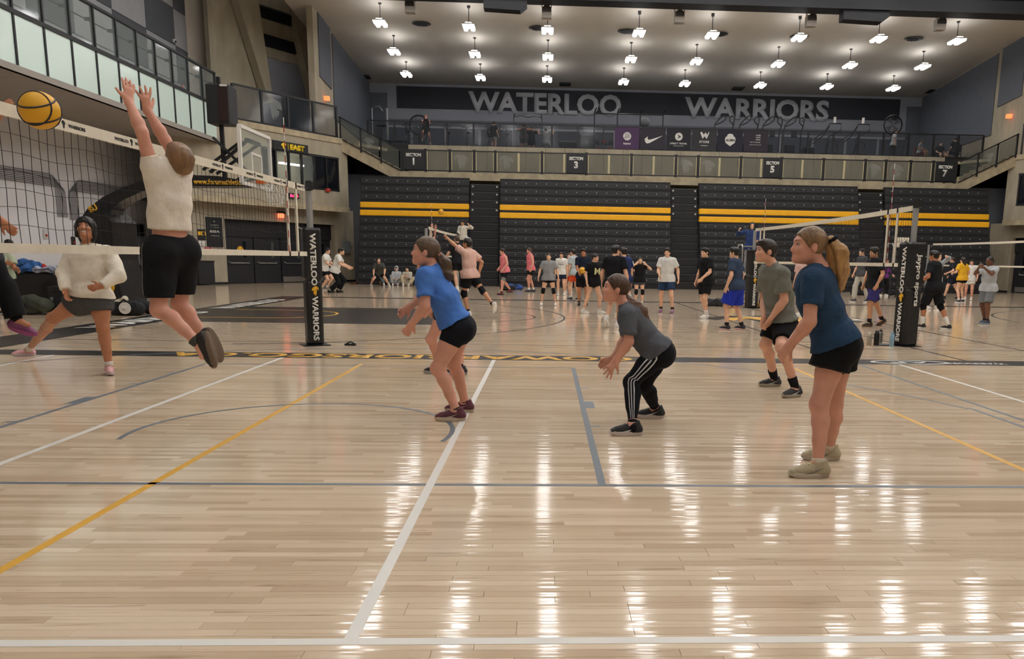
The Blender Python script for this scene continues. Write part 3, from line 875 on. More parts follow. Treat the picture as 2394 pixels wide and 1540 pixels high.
for txt, pa, pb in (('1', 943, 992), ('3', 1324, 1369), ('5', 1784, 1826), ('7', 2187, 2231)):
    a, b2 = U(pa, 385, RY)[0], U(pb, 385, RY)[0]; w_ = b2 - a
    t = empty('section_sign', ((a + b2) / 2, RY - .075, ZW + .1), label={'1': 'SECTION sign numbered one at the foot of the EAST corner stair', '3': 'SECTION sign numbered three under the letters WATERLOO', '5': 'SECTION sign numbered five under the elliptical trainers', '7': 'SECTION sign numbered seven at the foot of the right corner stair'}[txt], cat='sign')
    m = MB(); m.box((-w_ / 2, -.02, 0), (w_ / 2, .0, 1.0)); m.build('panel', SIGN, t)
    lettering('SECTION', frame((0, -.021, .72), (1, 0, 0), (0, 0, 1)), .17, WHT, t, width=w_ * .72, bold=.05, depth=.006)
    lettering(txt, frame((0, -.021, .40), (1, 0, 0), (0, 0, 1)), .36, WHT, t, bold=.05, depth=.006)

# upper gallery railing with sponsor banners
UY, UT = 45.0, 8.56
ur = empty('gallery_railing', (XC, UY, ZU), label='dark glass railing with slim posts in front of the exercise machines', cat='railing')
ua, ub_ = U(860, 300, UY)[0] - XC, U(2300, 320, UY)[0] - XC
n = 24
for k in range(n + 1):
    x = ua + (ub_ - ua) * k / n
    m = MB(); m.box((x - .045, -.04, -.1), (x + .045, .04, UT - ZU)); m.build('post', BLACK, ur)
    if k < n:
        m = MB(); m.box((x + .06, -.008, .06), (x + (ub_ - ua) / n - .06, .008, UT - ZU - .06)); m.build('glass_panel', mat('smoked_glass', '3a4048', .08, alpha=.30), ur)
m = MB(); m.box((ua, -.035, UT - ZU - .03), (ub_, .035, UT - ZU + .03)); m.build('rail', BLACK, ur)
m = MB(); m.box((ua, -.06, -.08), (ub_, .06, .05)); m.build('kerb', BLACK, ur)
XZ = Matrix(((1, 0, 0, 0), (0, 0, 1, 0), (0, 1, 0, 0), (0, 0, 0, 1)))


def banner(pa, pb, col, label):
    p0, p1 = U(pa, 294, UY - .1), U(pb, 344, UY - .1); w_ = p1[0] - p0[0]; h_ = 1.12
    t = empty('sponsor_banner', ((p0[0] + p1[0]) / 2, UY - .08, ZU + .06), label=label, cat='banner')
    m = MB(); m.box((-w_ / 2, -.012, 0), (w_ / 2, .012, h_)); m.build('cloth', mat('banner_' + col, col, .7, var=.06), t)
    return t, w_, h_


def poly(t, pts, sc, cx, cz, material=WHT, name='mark', d=(-.022, -.012)):
    m = MB(); m.prism([(cx + p[0] * sc, cz + p[1] * sc) for p in pts], d[0], d[1], XZ); return m.build(name, material, t)


def circ(r, n=20, a0=0): return [(r * math.cos(2 * math.pi * k / n + a0), r * math.sin(2 * math.pi * k / n + a0)) for k in range(n)]


def btext(t, s, z, h_, w_, material=WHT): lettering(s, frame((0, -.013, z), (1, 0, 0), (0, 0, 1)), h_, material, t, width=w_, bold=.03, depth=.006)


t, w_, h_ = banner(1438, 1494, '4a2f55', 'purple sponsor banner with white ball mark on the gallery railing')
poly(t, circ(1, 22), .22, 0, .66)
for k in range(4):
    m = MB(); m.tube([(-.2 + .1 * k, -.026, .50 + .02 * k), (-.05 + .06 * k, -.026, .66), (-.12 + .09 * k, -.026, .84)], .012, 5); m.build('mark_line', mat('banner_4a2f55', '4a2f55'), t)
btext(t, 'tayptus', .26, .14, .42)
t, w_, h_ = banner(1499, 1555, '2c2832', 'charcoal sponsor banner with a white curved tick mark')
poly(t, [(-.55, -.05), (-.5, -.25), (-.38, -.33), (-.2, -.28), (.62, .18), (-.1, -.06), (-.3, -.1), (-.36, -.02), (-.34, .12)], .85, 0, .58)
t, w_, h_ = banner(1560, 1614, '1c1d26', 'black sponsor banner with white round arrow mark and the words DIRECT TRAVEL')
poly(t, circ(1, 22), .21, 0, .70); m = MB(); m.prism([(-.08, .58), (.13, .70), (-.08, .82), (.0, .70)], -.03, -.022, XZ); m.build('mark', SIGN, t)
btext(t, 'DIRECT TRAVEL', .34, .09, .95); btext(t, 'waterloo', .22, .04, .6)
t, w_, h_ = banner(1620, 1674, '303135', 'dark grey sponsor banner with white W mark and the word STORE')
poly(t, [(-.5, .4), (-.3, .45), (-.1, .15), (.1, .4), (.3, .15), (.4, .4), (.5, .45), (.5, .3), (.25, -.3), (0, 0), (-.2, -.3)], .5, 0, .76)
btext(t, 'STORE', .46, .13, .55); btext(t, 'WSTORE.CA', .26, .05, .4)
t, w_, h_ = banner(1680, 1735, '1b1c2c', 'navy sponsor banner with white crest reading ALUMNI')
poly(t, [(-.5, .1), (-.42, -.2), (0, -.5), (.42, -.2), (.5, .1), (.42, .32), (.3, .36), (.26, .52), (.1, .6), (-.12, .6), (-.28, .5), (-.3, .36), (-.42, .32)], .6, 0, .56)
btext(t, 'ALUMNI', .58, .13, .5, mat('banner_1b1c2c', '1b1c2c')); [setattr(c, 'location', (c.location[0], c.location[1] - .012, c.location[2])) for c in t.children if c.name.startswith('lettering')]
t, w_, h_ = banner(1741, 1795, '2f2833', 'plum grey sponsor banner with small lines ending with integrity')
for k, s_ in enumerate(('work.', 'study.', 'play.')): lettering(s_, frame((.12, -.013, .88 - k * .12), (1, 0, 0), (0, 0, 1)), .08, WHT, t, width=.28, bold=.03, depth=.006)
lettering('with integrity', frame((-.05, -.013, .50), (1, 0, 0), (0, 0, 1)), .08, WHT, t, width=.6, bold=.01, depth=.006)
m = MB(); m.box((-.36, -.018, .36), (.3, -.012, .375)); m.build('mark_line', WHT, t)

# corner stairs and landing rails
for sd, nm in ((-1, 'left'), (1, 'right')):
    t = empty('concrete_stair', (-7.45 if sd < 0 else 21.55, 42.0, ZW), label='concrete stair with glass railing climbing to the ' + ('EAST corner landing' if sd < 0 else 'landing above the dark right corner window'), cat='stairs')
    N_ = 9; tr, rs = .33, (7.12 - ZW) / 9
    for k in range(N_):
        xs = sorted((sd * k * tr, sd * (k + 1) * tr + sd * .02)); m = MB(); m.box((xs[0], 0, k * rs - .12), (xs[1], 1.4, (k + 1) * rs)); m.build('step', CONC_D, t)
    m = MB(); m.prism([(sd * -.1, -.38), (sd * .3, -.38), (sd * 3.1, 1.0), (sd * 3.1, 1.42), (0, .06)], -.02, 1.42, Matrix(((1, 0, 0, 0), (0, 0, 1, 0), (0, 1, 0, 0), (0, 0, 0, 1)))); m.build('stringer', CONC_D, t)
    for k in range(3):
        xa, xb = sd * (k * 1.0 + .05), sd * ((k + 1) * 1.0 - .05); za, zb = abs(xa) / 3 * 1.5, abs(xb) / 3 * 1.5
        m = MB(); m.prism([(xa, za + .12), (xb, zb + .12), (xb, zb + 1.02), (xa, za + 1.02)], -.05, -.03, XZ); gp = m.build('glass_panel', GLASS2, t)
        if k == 1:
            m = MB(); m.prism([((xa + xb) / 2 + sd * h[0] * .6, (za + zb) / 2 + .57 + h[1] * .6) for h in HELM], -.056, -.052, XZ); m.build('etched_helmet', ETCH, gp)
        m = MB(); m.box((xb - .03, -.07, zb - .1), (xb + .05, 0, zb + 1.1)); m.build('post', BLACK, t)
    m = MB(); m.bar((0, -.04, 1.08), (sd * 3.0, -.04, 2.58), .06); m.bar((0, -.04, .06), (sd * 3.0, -.04, 1.56), .05); m.build('rail', BLACK, t)
    # landing railing on the corner block
    r_ = empty('landing_railing', (*cp(4, .7, sd), 7.16), label='glass landing railing above the %s' % ('EAST sign' if sd < 0 else 'dark strip window in the right corner'), cat='railing')
    r_.location = (0, 0, 0)
    for k in range(2, 7):
        u = 2.16 + (k - 2) * 1.47
        m = MB(); cbx(m, u - .05, u + .05, .66, .74, 7.16, 8.68, sd); m.build('post', BLACK, r_)
        if k < 6:
            m = MB(); cbx(m, u + .07, u + 1.40, .69, .71, 7.24, 8.6, sd); gp = m.build('glass_panel', mat('smoked_glass', '3a4048'), r_)
            if k == 3:
                m = MB(); f_ = cfr(u + .735, .725, 7.95, sd); m.prism([(-h[0] * 1.1, h[1] * 1.0) for h in HELM], 0, .006, f_); m.build('etched_helmet', ETCH, gp)
    m = MB(); cbx(m, 2.16, 8.1, .66, .74, 8.62, 8.7, sd); cbx(m, 2.16, 8.1, .66, .74, 7.18, 7.26, sd); m.build('rail', BLACK, r_)

# ------------------------------------------------------------------ fixtures on the left corner wall
u0, z0 = cuv(637, 341, .82); u1, z1 = cuv(718, 337, .82)
t = empty('east_sign', (*cp((u0 + u1) / 2, .82), (z0 + z1) / 2), label='black sign with yellow helmet and the word EAST', cat='sign')
t.matrix_world = cfr((u0 + u1) / 2, .80, (z0 + z1) / 2 - .1)
m = MB(); m.box((-(u1 - u0) / 2, -.2, 0), ((u1 - u0) / 2, .2, .08)); m.build('panel', SIGN, t)
YS = mat('sign_yellow', 'f2cf22', .5)
lettering('EAST', Matrix.Translation((.35, 0, .081)), .26, YS, t, width=.85, bold=.06, depth=.02)
m = MB(); m.prism([(-.45 + h[0] * .32, h[1] * .3) for h in HELM], .081, .1); m.build('helmet_mark', YS, t)
m = MB(); m.box((-.19, -.14, .081), (-.17, .14, .095)); m.build('divider', YS, t)


def wallbox(name, label, cat, x0, y0, x1, y1, material, off=0., th=.05, sd=-1):
    ua_, za_ = cuv(x0, y1, off); ub2, zb_ = cuv(x1, y1, off); _, zt = cuv((x0 + x1) / 2, y0, off)
    zl = (za_ + zb_) / 2
    t = empty(name, (0, 0, 0), label=label, cat=cat); t.matrix_world = cfr((ua_ + ub2) / 2, off, zl)
    m = MB(); w_ = ub2 - ua_; m.box((-w_ / 2, 0, .001), (w_ / 2, zt - zl, th)); m.build('panel', material, t)
    return t, w_, zt - zl


PAPER = mat('paper_white', 'd8d4ce', .8)
t, w_, h_ = wallbox('black_poster', 'tall black poster with white heading by the double doors', 'poster', 484, 508, 521, 577, SIGN)
for k, (zz, tx, hh, ww) in enumerate(((.86, 'A', .06, .08), (.74, 'concessions', .03, .5), (.66, 'this way', .03, .5), (.52, 'BSSA', .10, .6), (.38, 'athletics', .03, .5))):
    lettering(tx, frame((-.0, zz * h_, .051), (1, 0, 0), (0, 1, 0)), hh * h_ / 1.3, WHT, t, width=ww * w_, depth=.004)
t, w_, h_ = wallbox('yellow_notice', 'small black and yellow notice on the concrete wall', 'notice', 462, 536, 480, 561, SIGN)
m = MB(); m.box((-w_ / 2, h_ * .45, .051), (w_ / 2, h_ * .8, .06)); m.build('yellow_band', YEL, t)
m = MB(); m.lathe([(.0, .061), (.07, .062), (.07, .066), (0, .067)], 14, (w_ * .2, h_ * .62, 0)); m.build('ring', BLACK, t)
t, w_, h_ = wallbox('paper_notice', 'white paper notice taped under the yellow notice', 'notice', 464, 562, 481, 574, PAPER, th=.012)
m = MB(); m.box((-w_ * .35, h_ * .3, .013), (w_ * .35, h_ * .36, .016)); m.build('print_line', mat('ink', '555555'), t)
t, w_, h_ = wallbox('paper_notice', 'wide white and red paper notice above the black bin', 'notice', 461, 577, 499, 593, PAPER, th=.012)
m = MB(); m.box((-w_ * .1, h_ * .75, .013), (w_ * .45, h_ * .95, .016)); m.build('red_heading', mat('red_print', 'b8404a', .6), t)
t, w_, h_ = wallbox('info_plate', 'small black plate with white writing beside the door jamb', 'sign', 501, 585, 523, 595, SIGN, th=.02)
m = MB(); m.box((-w_ * .2, h_ * .2, .021), (w_ * .2, h_ * .7, .026)); m.build('print', WHT, t)
t, w_, h_ = wallbox('litter_bin', 'square black bin standing against the concrete wall', 'bin', 450, 612, 487, 663, BLK2, .02, .5)
m = MB(); m.box((-w_ / 2 - .02, h_, 0), (w_ / 2 + .02, h_ + .06, .52)); m.build('lid', BLACK, t)
t, w_, h_ = wallbox('electric_box', 'grey metal electric box on the concrete beside the seating', 'electric box', 799, 564, 815, 592, mat('box_grey', '7d8488', .5), .0, .18)
m = MB(); m.box((-w_ * .4, .05, .18), (w_ * .4, h_ - .05, .2)); dr = m.build('door', MATS['box_grey'], t); m = MB(); m.box((w_ * .2, h_ * .45, .2), (w_ * .3, h_ * .55, .23)); m.build('latch', STEEL, dr)
m = MB(); m.tube([(0, h_, .08), (0, h_ + .8, .08)], .02, 6); m.build('conduit', MATS['box_grey'], t)
t, w_, h_ = wallbox('led_clock', 'small black clock box with red lit digits under the basket', 'clock', 672, 452, 697, 464, BLACK, .82, .1)
lettering('8:00', frame((0, h_ / 2, .101), (1, 0, 0), (0, 1, 0)), h_ * .62, mat('led_red', 'ff2a4a', emit='ff2a50', es=4.), t, width=w_ * .75, depth=.004)
t, w_, h_ = wallbox('exit_lamp', 'red lit exit lamp over the black double doors', 'lamp', 650, 499, 660, 509, mat('exit_red2', '70301f', emit='ff5a3a', es=3.), 0, .15)
m = MB(); m.box((-w_ * .8, h_, .02), (w_ * .8, h_ + .1, .16)); m.build('bracket', BLACK, t)
t, w_, h_ = wallbox('fire_bell', 'small red fire bell below the strip window', 'alarm', 760, 441, 770, 448, mat('alarm_red', 'b03a30'), .82, .1)
m = MB(); m.lathe([(.1, .1), (.08, .14), (0, .15)], 12, (0, h_ / 2, 0)); m.build('gong', MATS['alarm_red'], t)
t, w_, h_ = wallbox('smiley_sign', 'round yellow face sign stuck on a black door', 'sign', 556, 578, 567, 590, YEL, -.33, .02)
m = MB(); m.lathe([(w_ * .7, .021), (w_ * .68, .03), (0, .031)], 18, (0, h_ / 2, 0)); m.build('disc', YEL, t)

# ------------------------------------------------------------------ gallery ceiling fittings
def cpt(px, py):
    d = ray(px, py); a = 12.3 + 54 * .078
    t = (a - CC[2]) / (d[2] + .078 * d[1]); return CC + d * t


for px, py, lb in ((985, 55, 'round dark ceiling diffuser with smudged rim beside the first lamps'), (1258, 65, 'round dark ceiling diffuser half behind a lamp'), (1466, 73, 'round dark ceiling diffuser half behind a lamp'),
                   (1680, 79, 'round dark ceiling diffuser mostly behind a lamp'), (1868, 85, 'round dark ceiling diffuser right behind a lamp'), (2136, 90, 'round dark ceiling diffuser clear of the lamps')):
    p = cpt(px, py); t = empty('ceiling_diffuser', tuple(p), label=lb, cat='air vent', group='round ceiling diffusers'); t.rotation_euler = (.078, 0, 0)
    for k, (r0, z) in enumerate(((.48, -.02), (.36, -.06), (.24, -.09), (.12, -.11))):
        m = MB(); m.lathe([(r0, 0), (r0, z - .015), (r0 - .07, z - .02), (r0 - .07, 0)], 24); m.build('ring', mat('vent_dark', '2e2f31', .6), t)
    m = MB(); m.sphere((0, 0, -.12), .035); m.build('knob', STEEL, t)
for px, py, lb in ((852, 180, 'dark square ceiling grille near the left gallery corner'), (1321, 197, 'dark square ceiling grille above the letters WATERLOO'), (1725, 207, 'dark square ceiling grille above the letters WARRIORS'), (2180, 214, 'dark square ceiling grille near the right gallery corner')):
    p = cpt(px, py); t = empty('ceiling_grille', tuple(p), label=lb, cat='air vent')
    m = MB(); m.box((-.36, -.45, -.03), (.36, .45, .06)); m.build('frame', mat('grille', '1f2124', .6), t)
    for k in range(6):
        m = MB(); m.box((-.32, -.4 + k * .14, -.05), (.32, -.33 + k * .14, -.03)); m.build('slat', BLACK, t)
for px, py, lb in ((959, 14, 'hanging'), (1278, 27, 'hanging'), (1588, 38, 'hanging'), (1896, 47, 'hanging'), (2198, 55, 'hanging')):
    p = U(px, py, 38.5)
    t = empty('hall_speaker', tuple(p), label='pale grey loudspeaker with rounded dark front hung below the navy beam' if px != 2198 else 'pale grey loudspeaker below the navy beam with a dangling cable loop', cat='speaker', group='beam loudspeakers')
    m = MB(); m.prism([(-.22, -.3), (.22, -.3), (.22, .18), (-.22, .18)], -.15, .2, XZ); m.build('cabinet', mat('speaker_grey', 'a9a49c', .6), t)
    m = MB(); m.prism([(-.2, -.05)] + [(.2 * math.cos(a), .0 + .24 * math.sin(a)) for a in [math.pi - k * math.pi / 10 for k in range(11)]] + [(.2, -.05)], -.22, -.15, XZ); m.build('horn', mat('speaker_dark', '3c3a38', .6), t)
    m = MB(); m.box((-.24, -.02, .18), (-.2, .06, zc(38.5) - p[2] - .01)); m.build('bracket', STEEL, t); m = MB(); m.box((.2, -.02, .18), (.24, .06, zc(38.5) - p[2] - .01)); m.build('bracket', STEEL, t)
    if px == 2198:
        m = MB(); m.tube([(-.15, -.1, .2), (-.28, -.1, .45), (-.22, -.1, .8)], .015, 6); m.tube([(.1, -.1, .2), (.2, -.1, .5), (.14, -.1, .8)], .015, 6); m.build('cable', mat('cable_grey', '8a8a8a', .6), t)

# ================================================================== nets, posts, goal
CORD = mat('net_cord', '1a1a1c', .8)
TAPE = mat('net_tape', 'd9d2c0', .75, var=.05, vscale=8, bump=.2, bscale=20)
PADM = mat('pad_black', '17181b', .38, var=.15, vscale=5, bump=.5, bscale=9)
RED = mat('antenna_red', 'a8322e', .5)
POLE = mat('pole_grey', 'a2a4a4', .4, metal=.5)


def tape(t, X, pts, h, name, th=.012):
    m = MB()
    for (y0, z0), (y1, z1) in zip(pts[:-1], pts[1:]):
        m.add([(-th, y0, z0 - h), (th, y0, z0 - h), (th, y0, z0), (-th, y0, z0), (-th, y1, z1 - h), (th, y1, z1 - h), (th, y1, z1), (-th, y1, z1)],
              [(0, 1, 2, 3), (7, 6, 5, 4), (0, 4, 5, 1), (1, 5, 6, 2), (2, 6, 7, 3), (3, 7, 4, 0)])
    return m.build(name, TAPE, t)


def net(X, Y0, Y1, zt, zb, label, pitch=.1, cord=.0016, bands=(), antennas=(), text=False, sag=.03, drop=0.):
    t = empty('volleyball_net', (X, Y0, 0), label=label, cat='net')
    L = Y1 - Y0

    def top(y): return zt - drop * (1 - y / L) - sag * 4 * (y / L) * (1 - y / L)
    n = 12
    tp = tape(t, X, [(L * k / n, top(L * k / n)) for k in range(n + 1)], .085, 'top_tape')
    tape(t, X, [(L * k / n, zb + .065) for k in range(n + 1)], .065, 'bottom_tape')
    m = MB(); rg = random.Random(1)
    ny = int(L / pitch)
    for k in range(ny + 1):
        y = k * pitch; z1 = top(y) - .08; ps = []
        for j in range(6):
            z = z1 + (zb + .06 - z1) * j / 5; ps.append((rg.uniform(-.006, .006), y + (rg.uniform(-.012, .012) if 0 < j < 5 else 0), z))
        for a, b2 in zip(ps[:-1], ps[1:]): m.bar(a, b2, cord * 2)
    nz = int((zt - zb) / (pitch * 1.35))
    for j in range(1, nz):
        for k in range(ny):
            f0, f1 = top(k * pitch) - .08, top((k + 1) * pitch) - .08
            m.bar((0, k * pitch, f0 + (zb + .06 - f0) * j / nz + .01 * math.sin(k * .7)), (0, (k + 1) * pitch, f1 + (zb + .06 - f1) * j / nz + .01 * math.sin(k * .7 + .7)), cord * 2)
    stuff(m.build('net_mesh', CORD, t))
    for y in bands:
        m = MB(); m.box((-.012, y - .03, zb), (.012, y + .03, top(y))); m.build('side_band', TAPE, t)
    for y in antennas:
        an = empty('antenna', (.02, y, zb + .05), parent=t)
        for k in range(18):
            m = MB(); m.tube([(0, 0, k * .1), (0, 0, (k + 1) * .1)], .006, 6); m.build('antenna_segment', RED if (k % 2 == 0) else WHT, an)
    if text:
        for (y, w_) in text:
            lettering('WATERLOO', frame((.0125, y + w_ * .31, top(y) - .042), (0, 1, 0), (0, 0, 1)) @ Matrix.Identity(4), .026, CORD, tp, width=w_ * .34, bold=.02, depth=.002) if False else None
            for s_, dy in (('WATERLOO', -.27), ('WARRIORS', .27)):
                me_ = lettering(s_, frame((.0125, y + dy * w_, top(y + dy * w_) - .042), (0, 1, 0), (0, 0, 1)), .026, CORD, tp, width=w_ * .36, bold=.03, depth=.002)
            q = MB(); q.prism([(y - h[0] * .05, top(y) - .042 + h[1] * .06) for h in HELM], .0125, .0145, Matrix(((0, 0, 1, 0), (1, 0, 0, 0), (0, 1, 0, 0), (0, 0, 0, 1)))); q.build('helmet_mark', CORD, tp)
    return t


def post(X, Y, rz, label, pad=.3, padh=1.8, top=2.5, front=None, left=None, winch=True):
    t = empty('net_post', (X, Y, 0), rz, label=label, cat='post')
    m = MB(); m.tube([(0, 0, 0), (0, 0, top - .15)], .05, 12); m.build('pole', POLE, t, smooth=True)
    m = MB(); m.box((-.035, -.035, top - .16), (.035, .035, top)); m.box((-.05, -.09, top - .14), (.05, .0, top - .02)); m.build('head', BLACK, t)
    if pad:
        h = pad / 2
        for z0, z1, e in ((0.01, padh * .56, .0), (padh * .56, padh, .012)):
            m = MB(); m.bbox((-h - e, -h - e, z0), (h + e, h + e, z1), .035); p_ = m.build('pad', PADM, t)
        p_ = p_
        for M_, txt in ((frame((0, -h - .014, 0), (1, 0, 0), (0, 0, 1)), front), (frame((-h - .014, 0, 0), (0, -1, 0), (0, 0, 1)), left)):
            if not txt: continue
            if txt == 'WW':
                down = Matrix.Rotation(-math.pi / 2, 4, 'Z')
                lettering('WATERLOO', M_ @ Matrix.Translation((0, padh * .735, 0)) @ down, .09 * padh / 1.8, WHT, t, width=padh * .44, bold=.04, depth=.004)
                lettering('WARRIORS', M_ @ Matrix.Translation((0, padh * .235, 0)) @ down, .09 * padh / 1.8, WHT, t, width=padh * .38, bold=.04, depth=.004)
                m = MB(); m.prism([(h_[0] * .12, padh * .47 + h_[1] * .15) for h_ in HELM], 0, .006, M_); m.build('helmet_mark', YEL, t)
            else:
                down = Matrix.Rotation(-math.pi / 2, 4, 'Z')
                lettering(txt, M_ @ Matrix.Translation((0, padh * .64, 0)) @ down, .13, WHT, t, width=padh * .50, bold=.03, depth=.004)
    if winch:
        m = MB(); m.box((-.12, -.02, padh - .04), (-.05, .02, padh)); m.bar((-.12, 0, padh - .02), (-.2, 0, padh + .02), .02); m.build('winch', STEEL, t)
    m = MB(); m.box((-.2, -.2, 0), (.2, .2, .012)); m.build('base_plate', BLACK, t)
    return t


YN0 = 1.9
net(-3.6, YN0, 12.25, 2.41, 1.375, 'near volleyball net with lettered cream tape running past the jumping man', bands=(9.55, 9.95), antennas=(9.5,), text=[(3.42 + .98 * k, .62) for k in range(8)], sag=.01, drop=.07)
post(-3.62, 12.57, math.radians(28), 'black padded net post with WATERLOO WARRIORS on the near court', pad=.245, padh=1.8, front='WW')
net(6.3, 13.75, 24.1, 2.40, 1.36, 'net with lettered tape over the centre court emblem', bands=(.55, .95, 9.4, 9.8), antennas=(.9, 9.5), text=[(1.1 + 1.2 * k, .7) for k in range(8)], cord=.0024)
post(6.28, 13.56, math.radians(20), 'black padded net post with white maker lettering beside the water bottles', pad=.31, padh=1.78, front='Jaypro sports', left='WW')
post(6.33, 24.3, math.radians(10), 'black padded net post below the referee in the blue jacket', pad=.32, padh=1.78, front='WW')
net(18.1, 27.0, 37.0, 2.40, 1.36, 'distant net with plain tape in front of the right corner doors', cord=.0015, pitch=.2)
post(18.1, 37.4, 0, 'plain net post at the far end of the right distant net', pad=0)
post(18.1, 26.5, 0, 'plain net post at the close end of the right distant net', pad=0)
net(-4.1, 28.4, 37.2, 2.42, 1.38, 'distant net under the blocker with raised hands', cord=.0015, pitch=.2, bands=(.3, .7), antennas=(.6,))
post(-4.12, 27.9, 0, 'slim net post near the blocker, partly behind the woman in blue', pad=0)
post(-4.1, 37.5, 0, 'slim net post beside the far referee stand', pad=0)
m = MB(); m.box((-3.15, 12.52, 0), (-2.98, 12.58, .03)); t = tag(m.build('floor_hook', BLACK), 'small black metal piece on the floor by the padded post', 'hook'); m = MB(); m.tube([(-3.12, 12.55, .03), (-3.06, 12.55, .06), (-3.0, 12.55, .03)], .012, 6); m.build('handle', BLACK, t)


def ref_stand(X, Y, rz, zp, label):
    t = empty('referee_stand', (X, Y, 0), rz, label=label, cat='stand')
    for sx in (-1, 1):
        m = MB(); m.tube([(sx * .38, -.35, 0), (sx * .3, -.25, zp)], .028, 8); m.build('leg', BLACK, t)
        m = MB(); m.tube([(sx * .38, .75, 0), (sx * .3, .2, zp)], .028, 8); m.build('leg', BLACK, t)
        m = MB(); m.tube([(sx * .33, -.28, zp), (sx * .33, -.28, zp + .85), (sx * .33, -.2, zp + .95), (sx * .33, .3, zp + .95), (sx * .33, .38, zp + .8), (sx * .33, .35, zp)], .022, 8); m.build('side_rail', STEEL, t)
    m = MB(); m.box((-.36, -.32, zp - .05), (.36, .3, zp - .005)); m.build('platform', BLACK, t)
    for k in range(1, 5):
        z = zp * k / 5; y = .75 - .55 * k / 5; m = MB(); m.bar((-.33, y, z), (.33, y, z), .05, .03); m.build('rung', BLACK, t)
    m = MB(); m.bar((-.33, -.28, zp + .9), (.33, -.28, zp + .9), .04); m.build('front_rail', STEEL, t)
    return t


ref_stand(U(1757, 548, 25.3)[0], 25.3, 0, .98, 'referee ladder stand under the woman in the blue jacket')
ref_stand(U(1083, 555, 38.5)[0], 38.5, -math.pi / 2, 1.35, 'referee ladder stand under the man in the cream sweatshirt')
t = ref_stand(U(2098, 600, 33)[0], 33, 0, 1.3, 'empty referee stand with white pad beside the purple topped woman')
m = MB(); m.bbox((-.3, -.36, 2.1), (.3, -.26, 2.5), .03); m.build('white_pad', TAPE, t)

# ------------------------------------------------------------------ basketball goal
GYc = 19.15
goal = empty('basketball_goal', (-11.2, GYc, 0), label='portable basketball goal with black padded arm and glass backboard', cat='basketball goal')


def gp(px, py): p = U(px, py, GYc); return (p[0] + 11.2, p[2])


m = MB(); m.prism([gp(*p) for p in ((200, 520), (220, 490), (255, 463), (300, 441), (345, 426), (400, 416), (460, 412), (520, 414), (578, 424), (578, 437), (520, 438), (455, 437), (400, 438), (345, 450), (300, 471), (276, 492), (266, 530))], -.28, .28, XZ); arm = m.build('padded_arm', PADM, goal)
m = MB(); b0 = gp(233, 720); b1 = gp(318, 722); t0 = gp(236, 508); t1 = gp(282, 500)
m.prism([(b0[0] - 1.0, .02), (b1[0], .02), (b1[0], .35), (gp(296, 610)[0], 1.2), (gp(292, 530)[0], t1[1] - .2), (t1[0] - .1, t1[1]), (t0[0], t1[1]), (t0[0] - .3, 1.2), (b0[0] - 1.0, .6)], -.55, .55, XZ); bs = m.build('padded_base', PADM, goal)
lettering('www.forumathletic.com', frame((gp(533, 428)[0], -.285, gp(533, 428)[1]), (1, 0, 0), (0, 0, 1)), .12, YEL, arm, width=1.32, bold=.03, depth=.006)
lettering('SU', frame((gp(233, 489)[0], -.285, gp(233, 489)[1]), (.85, 0, .5), (-.5, 0, .85)), .15, YEL, arm, width=.2, bold=.05, depth=.006)
m = MB(); c = gp(222, 520); m.prism([(c[0] + h[0] * .42, c[1] - .02 + h[1] * .36) for h in HELM], -.30, -.285, XZ); m.build('helmet_mark', YEL, arm)
m = MB(); c = gp(290, 645); m.prism([(c[0] - .05 + h[0] * .5, c[1] + h[1] * .75) for h in HELM], -.565, -.551, XZ); m.build('helmet_mark', YEL, bs)
BX = U(562, 370, GYc - .98)[0] + 11.2; y0, y1 = -.98, .92; zb0, zb1 = 2.92, 4.12
m = MB(); m.box((BX - .015, y0, zb0), (BX + .015, y1, zb1)); bbd = m.build('backboard_glass', mat('backboard_glass', 'a8b2ae', .05, alpha=.22), goal)
m = MB()
for a, b2 in (((y0, zb0), (y1, zb0)), ((y0, zb1), (y1, zb1)), ((y0, zb0), (y0, zb1)), ((y1, zb0), (y1, zb1))): m.bar((BX, *a), (BX, *b2), .07)
m.build('backboard_frame', WHT, bbd)
m = MB()
for a, b2 in (((-.33, 3.15), (.27, 3.15)), ((-.33, 3.62), (.27, 3.62)), ((-.33, 3.15), (-.33, 3.62)), ((.27, 3.15), (.27, 3.62))): m.bar((BX + .018, *a), (BX + .018, *b2), .02, .05)
m.build('target_square', WHT, bbd)
RXc, RZ = U(643, 425, GYc - .03)[0] + 11.2, U(643, 425, GYc - .03)[2]
m = MB(); m.tube([(RXc + .24 * math.cos(a), -.03 + .24 * math.sin(a), RZ) for a in [k * math.pi / 14 for k in range(28)]], .016, 8, closed=True); m.box((BX, -.12, RZ - .05), (RXc - .23, .06, RZ + .02)); rim = m.build('rim', mat('rim_orange', 'd96a2a', .45), goal)
m = MB()
for k in range(12):
    a0 = k * math.pi / 6
    for sg in (-1, 1):
        ps = [(RXc + (.235 - .085 * j / 5) * math.cos(a0 + sg * j * .26), -.03 + (.235 - .085 * j / 5) * math.sin(a0 + sg * j * .26), RZ - .02 - .1 * j) for j in range(6)]; m.tube(ps, .007, 4)
stuff(m.build('basket_net', mat('net_white', 'dcd8d0', .8), goal))
m = MB()
for ya in (-.35, .35):
    m.bar((gp(560, 428)[0], ya * .6, gp(560, 428)[1]), (BX - .05, ya, 3.2), .08); m.bar((gp(500, 420)[0], ya * .5, 3.2), (BX - .05, ya, 3.9), .06)
m.bar((BX - .06, -.4, 3.15), (BX - .06, .4, 3.15), .08); m.bar((BX - .06, -.4, 3.9), (BX - .06, .4, 3.9), .08); m.build('support_struts', BLACK, goal)
